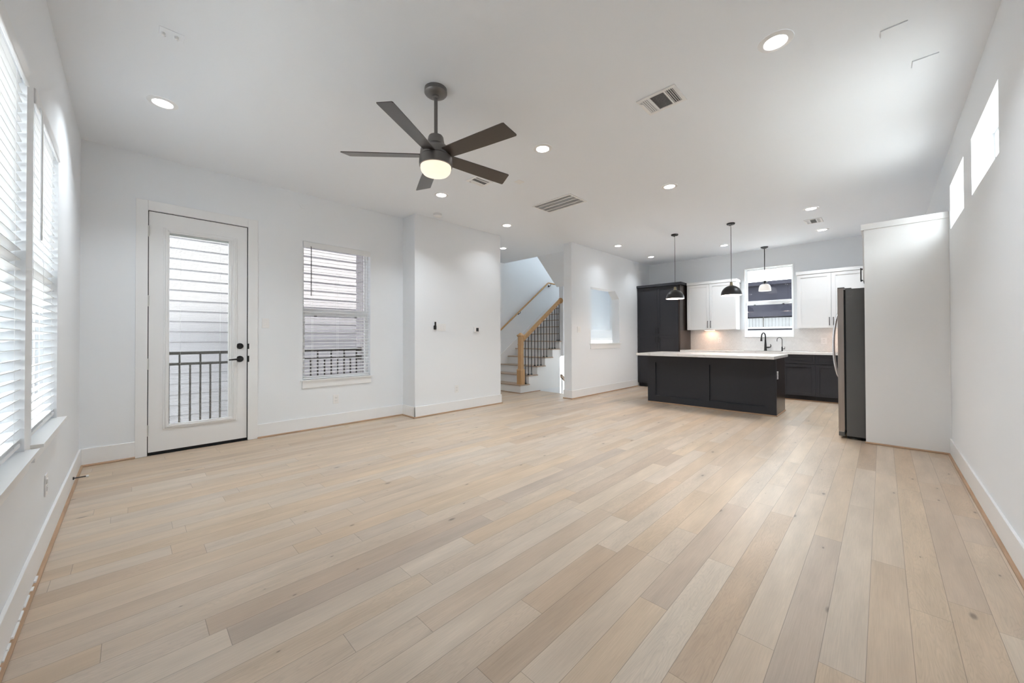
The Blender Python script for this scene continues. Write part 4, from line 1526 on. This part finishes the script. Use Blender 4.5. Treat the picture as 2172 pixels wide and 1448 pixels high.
# island
isl = thing('kitchen_island', 'charcoal kitchen island with two recessed front panels', 'kitchen island', (7.1, 2.12, 0))
ix0, ix1, iy0, iy1 = 6.747, 7.44, 1.130, 3.110
bm = B()
box(bm, ix0 + 0.03, ix1, iy0 + 0.004, iy1, 0.001, 0.862)
obj('body', bm, MCAB, isl)
bm = B()
wall_cells(bm, 'x', ix0, ix0 + 0.0295, iy0, iy1, 0.001, 0.862, [(1.28, 2.053, 0.133, 0.730), (2.197, 2.965, 0.133, 0.733)])
bmesh.ops.remove_doubles(bm, verts=bm.verts[:], dist=1e-5)
obj('front_panel', bm, MCAB, isl)
bm = B()
box(bm, ix0 + 0.03, ix1, iy0, iy0 + 0.0038, 0.001, 0.862)
obj('end_panel', bm, MESP, isl)
bm = B()
t_, h_ = 0.010, 0.018
prism(bm, [(ix0 - .0003, 0.001), (ix0 - .0003, h_), (ix0 - t_, h_ * .6), (ix0 - t_, 0.001)], 'y', iy0 - t_, iy1)
prism(bm, [(iy0 - .0003, 0.001), (iy0 - .0003, h_), (iy0 - t_, h_ * .6), (iy0 - t_, 0.001)], 'x', ix0 - t_, ix1)
obj('shoe_moulding', bm, MSHOE, isl)
bm = B()
box(bm, 6.500, 7.62, 1.112, 3.215, 0.8625, 0.905, 0.003)
tag(obj('island_countertop', bm, MQ), 'white quartz slab overhanging the charcoal island', 'countertop')

# fridge surround
sp = thing('fridge_surround', 'tall white cabinet panel enclosing the refrigerator', 'cabinet', (5.76, -0.17, 0))
bm = B()
box(bm, 5.755, 5.774, YR + .001, 0.138, 0.001, 2.376)
obj('side_panel', bm, MCW, sp)
bm = B()
box(bm, 5.742, 6.75, YR + .001, 0.162, 2.3765, 2.441, 0.002)
obj('crown', bm, MCW, sp)
bm = B()
box(bm, 5.7745, 6.73, YR + .001, 0.128, 1.815, 2.376)
obj('body', bm, MCW, sp)
bm = B()
box(bm, 6.731, 6.75, YR + .001, 0.138, 0.001, 2.376)
obj('side_panel', bm, MCW, sp)
def shaker_y(bm, yf, x0, x1, z0, z1, fw=0.057, t=0.02):
    g = 0.0015
    x0 += g; x1 -= g; z0 += g; z1 -= g
    box(bm, x0, x0 + fw, yf - t, yf, z0, z1, 0.0012)
    box(bm, x1 - fw, x1, yf - t, yf, z0, z1, 0.0012)
    box(bm, x0 + fw, x1 - fw, yf - t, yf, z0, z0 + fw, 0.0012)
    box(bm, x0 + fw, x1 - fw, yf - t, yf, z1 - fw, z1, 0.0012)
    box(bm, x0 + fw, x1 - fw, yf - t, yf - 0.008, z0 + fw, z1 - fw)
for (a, b, hx) in ((5.776, 6.253, 6.215), (6.253, 6.73, 6.291)):
    bm = B()
    shaker_y(bm, 0.1495, a, b, 1.815, 2.374)
    d = obj('door', bm, MCW, sp)
    bm = B()
    z0, z1 = 1.86, 2.02
    box(bm, hx - .005, hx + .005, 0.1495 + 0.024, 0.1495 + 0.034, z0, z1, 0.0015)
    for z in (z0 + 0.012, z1 - 0.012):
        box(bm, hx - .004, hx + .004, 0.1497, 0.1495 + 0.025, z - .004, z + .004)
    obj('handle', bm, MBLK, d)

# refrigerator
fr = thing('refrigerator', 'grey refrigerator with steel doors and a bowed handle', 'refrigerator', (6.28, 0.0, 0))
bm = B()
box(bm, 5.830, 6.720, -0.44, 0.302, 0.035, 1.742, 0.006)
obj('body', bm, MFSIDE, fr)
bm = B()
box(bm, 5.836, 6.715, 0.3025, 0.317, 0.10, 1.735)
obj('gasket', bm, MVOID, fr)
for (a, b, zz0, zz1, nm) in ((5.830, 6.272, 0.085, 1.752, 'door'), (6.278, 6.720, 0.085, 1.752, 'door')):
    bm = B()
    n = 10
    out = [(a, 0.318)]
    for k in range(n + 1):
        u = k / n
        out.append((a + (b - a) * u, 0.372 + 0.012 * math.sin(PI * u)))
    out.append((b, 0.318))
    prism(bm, out, 'z', 0.072 if False else zz0, zz1)
    dd = obj(nm, bm, MSTEEL, fr)
    if nm == 'door':
        hx = 6.235 if a < 6 else 6.315
        hx = 5.90 if a < 6 else 6.315
        if a < 6:
            hx = 6.225
        bm = B()
        pts = []
        for k in range(17):
            u = k / 16
            pts.append((hx, 0.384 + 0.058 * math.sin(PI * u) ** 0.6, 0.665 + 0.83 * u))
        tube(bm, pts, 0.011, 10)
        obj('handle', bm, MCHR, dd, smooth=True)
bm = B()
box(bm, 5.832, 6.718, 0.3175, 0.372, 0.03, 0.078, 0.004)
obj('kick_grille', bm, MFSIDE, fr)
bm = B()
box(bm, 5.838, 5.90, 0.310, 0.372, 1.7525, 1.764, 0.003)
box(bm, 5.838, 5.90, 0.25, 0.312, 1.7425, 1.752, 0.003)
obj('hinge_cover', bm, MFSIDE, fr)
bm = B()
box(bm, 5.834, 5.885, 0.325, 0.366, 0.079, 0.0845)
cyl(bm, (5.86, 0.345, 0.078), (5.86, 0.345, 0.084), 0.012, seg=14)
obj('lower_hinge', bm, MCHR, fr)
for (x, y) in ((5.90, 0.24), (6.65, 0.24), (5.90, -0.38), (6.65, -0.38)):
    bm = B()
    cyl(bm, (x, y, 0.0015), (x, y, 0.0345), 0.020, seg=16)
    obj('foot', bm, MHINGE, fr)
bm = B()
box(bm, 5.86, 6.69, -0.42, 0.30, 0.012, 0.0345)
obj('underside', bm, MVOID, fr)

# ---------------------------------------------------------------- pendants
def dome_pendant(x, y, zr_, label, rad=0.165):
    r = thing('dome_pendant', label, 'pendant light', (x, y, H), 'black dome pendants over the island')
    bm = B()
    lathe(bm, [(0.0, H - .0005), (0.060, H - .0005), (0.060, H - 0.016), (0.056, H - 0.022), (0.0, H - 0.022)], x, y, 32)
    for a in (0.6, 3.7):
        cyl(bm, (x + 0.042 * math.cos(a), y + 0.042 * math.sin(a), H - 0.022), (x + 0.042 * math.cos(a), y + 0.042 * math.sin(a), H - 0.032), 0.006, seg=10)
    obj('canopy', bm, MBLK, r, smooth=True)
    bm = B()
    cyl(bm, (x, y, H - 0.022), (x, y, zr_ + 0.215), 0.0035, seg=8)
    obj('cord', bm, MBLK, r, smooth=True)
    bm = B()
    lathe(bm, [(0.0, zr_ + 0.218), (0.006, zr_ + 0.216), (0.019, zr_ + 0.212), (0.021, zr_ + 0.172), (0.027, zr_ + 0.168), (0.027, zr_ + 0.160), (0.0, zr_ + 0.160)], x, y, 24)
    for s in (-1, 1):
        box(bm, x + s * 0.024 - .003, x + s * 0.024 + .003, y - .004, y + .004, zr_ + 0.160, zr_ + 0.200, 0.001)
    obj('socket_cap', bm, MBRASS, r, smooth=True)
    out, inn = [], []
    n = 14
    for k in range(n + 1):
        a = k / n * PI / 2
        out.append((rad * math.sin(a), zr_ + 0.160 * math.cos(a) ** 0.92 if k < n else zr_))
    bm = B()
    lathe(bm, out + [(rad - 0.001, zr_)], x, y, 48)
    obj('shade', bm, MBLK, r, smooth=True)
    bm = B()
    inn = [((rad - 0.0015) * (q[0] / rad) , zr_ + (q[1] - zr_) * 0.975) for q in out]
    inn[-1] = (rad - 0.0015, zr_ + 0.0002)
    lathe(bm, inn, x, y, 48)
    bmesh.ops.reverse_faces(bm, faces=bm.faces[:])
    obj('shade_lining', bm, MDOMEIN, r, smooth=True)
    bm = B()
    bmesh.ops.create_uvsphere(bm, u_segments=20, v_segments=12, radius=0.030)
    bmesh.ops.translate(bm, vec=(x, y, zr_ + 0.075), verts=bm.verts[:])
    obj('bulb', bm, MBULB, r, smooth=True)
    ld = bpy.data.lights.new('pendant_lamp', 'POINT')
    ld.energy = 12
    ld.color = (1.0, 0.84, 0.72)
    ld.shadow_soft_size = 0.03
    lo = bpy.data.objects.new('pendant_lamp', ld)
    C.objects.link(lo)
    lo.location = (x, y, zr_ + 0.035)
dome_pendant(6.893, 2.658, 1.885, 'black dome pendant in front of the dark pantry, left of the two', 0.152)
dome_pendant(6.879, 1.749, 1.872, 'black dome pendant nearer the sink window, right of the two', 0.150)
gp = thing('glass_pendant', 'small white glass pendant in front of the sink window', 'pendant light', (9.185, 1.698, H))
x, y = 9.180, 1.718
bm = B()
lathe(bm, [(0.0, H - .0005), (0.066, H - .0005), (0.066, H - 0.012), (0.030, H - 0.034), (0.0, H - 0.034)], x, y, 32)
obj('canopy', bm, MBLK, gp, smooth=True)
bm = B()
cyl(bm, (x, y, H - 0.034), (x, y, 2.345), 0.0075, seg=10)
obj('stem', bm, MBLK, gp, smooth=True)
bm = B()
lathe(bm, [(0.0, 2.352), (0.022, 2.350), (0.034, 2.335), (0.036, 2.322), (0.022, 2.315), (0.024, 2.285), (0.0, 2.283)], x, y, 24)
for s in (-1, 1):
    box(bm, x - .003, x + .003, y + s * 0.040 - .003, y + s * 0.040 + .003, 2.290, 2.345, 0.001)
    cyl(bm, (x, y + s * 0.036, 2.330), (x, y + s * 0.052, 2.330), 0.006, seg=8)
obj('socket_cap', bm, MBLK, gp, smooth=True)
bm = B()
lathe(bm, [(0.022, 2.284), (0.060, 2.278), (0.088, 2.255), (0.102, 2.215), (0.110, 2.145), (0.106, 2.140), (0.0, 2.150)], x, y, 40)
obj('glass_shade', bm, MPENDGL, gp, smooth=True)

# ---------------------------------------------------------------- outside
bm = B()
box(bm, -60, 80, -60, 80, -3.4, -3.2)
struct('ground', bm, MGROUND, 'pale concrete ground outside', 'ground')
# unseen flat roof, added to bounce sunlight up through the high windows
wr_ = thing('bounce_roof', 'unseen pale flat roof added to bounce light into the high right windows', 'roof', (5, -2.5, 1.1))
bm = B()
box(bm, -4, 14, -4.5, YR - .26, -3.2, 1.1)
obj('wall', bm, MSIDE, wr_)
bm = B()
box(bm, -4.1, 14.1, -4.6, YR - .18, 1.1, 1.2, 0.02)
obj('bounce_slab', bm, MMEM, wr_)
rh = thing('sky_block', 'unseen brown block added to cut low sky light on the right side', 'building', (5, -7, -3.2))  # unseen mass added to keep low sky out of the high windows
bm = B()
box(bm, -3, 15, -10, -7.0, -3.2, 4.0)
obj('wall', bm, MBRN, rh)
# neighbour with lap siding
nb = thing('neighbor_house', 'cream lap-sided house wall seen through the balcony door', 'building', (3, 8.2, -3.2))
bm = B()
z = -3.2
EXP = 0.171
off_ = (1.834 - 0.012) % EXP
z = -3.2 + ((off_ - (-3.2)) % EXP) - EXP
while z < 11.9:
    prism(bm, [(8.2, z), (8.2, z + EXP + 0.008), (8.193, z + EXP + 0.008), (8.185, z)], 'x', -5.0, 8.0)
    z += EXP
box(bm, -5.0, 8.0, 8.2, 12.0, -3.2, 12.0)
obj('siding', bm, MSIDE, nb)
# our own outer wall beside the balcony
bc = thing('balcony', 'narrow balcony outside the glazed door', 'balcony', (1.2, 5.9, 0))
bm = B()
box(bm, -0.5, 2.775, YD + 0.152, 6.45, -0.25, -0.06)
obj('deck', bm, MGROUND, bc)
rg = thing('balcony_railing', 'dark bronze metal railing outside door and window', 'railing', (1.2, 6.4, 0))
RY = 6.38
for (z0, z1) in ((0.985, 1.022), (0.850, 0.883), (0.02, 0.05)):
    bm = B()
    box(bm, -0.5, 2.77, RY - 0.02, RY + 0.02, z0, z1, 0.003)
    obj('rail', bm, MRAILX, rg)
x = -0.39
k = 0
while x < 2.72:
    bm = B()
    top = 0.985 if abs((x - 0.43) / 0.2055 - round((x - 0.43) / 0.2055)) < 0.1 else 0.850
    box(bm, x - 0.0095, x + 0.0095, RY - 0.0095, RY + 0.0095, 0.05, top)
    obj('baluster', bm, MRAILX, rg)
    x += 0.10275
bm = B()
for z in (0.866, 1.003):
    box(bm, 2.715, 2.775, RY - 0.03, RY + 0.03, z - 0.035, z + 0.035, 0.004)
obj('bracket', bm, MRAILX, rg)
# far houses through the kitchen window
dh = thing('dark_house', 'dark slate house seen through the sink window', 'building', (18, 2, -3.2))
bm = B()
box(bm, 16.0, 22.0, -8, 14, 1.93, 3.05)
obj('upper_wall', bm, MSLATE, dh)
bm = B()
box(bm, 15.85, 22.0, -8, 14, 3.05, 3.19, 0.01)
obj('parapet', bm, MSLATE, dh)
bm = B()
box(bm, 16.9, 22.0, -8, 14, -3.2, 1.925)
obj('recessed_wall', bm, MV, dh)
bm = B()
box(bm, 16.0, 16.85, -8, 14, -3.2, 1.445)
box(bm, 15.95, 16.88, -8, 14, 1.50, 1.56)
obj('lower_wall', bm, MPAL, dh)
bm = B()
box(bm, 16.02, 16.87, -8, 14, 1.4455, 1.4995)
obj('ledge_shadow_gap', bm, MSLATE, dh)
bm = B()
for k in range(60):
    y = -1 + k * 0.1
    box(bm, 16.1, 16.106, y, y + 0.006, 1.5605, 1.929)
box(bm, 16.08, 16.10, 3.05, 3.075, 1.5605, 1.929)
o = obj('balcony_bars', bm, MRAILX, dh)
# house beyond the left windows
lh = thing('pale_house', 'pale house beyond the left windows', 'building', (-9, 3, -3.2))
bm = B()
box(bm, -12, -7, -4, 10, -3.2, 3.0)
obj('wall', bm, MSIDE, lh)
bm = B()
for yy in (2.2, 4.9):
    box(bm, -6.99, -6.95, yy, yy + 0.9, 0.2, 1.5, 0.01)
obj('window', bm, MSLATE, lh)
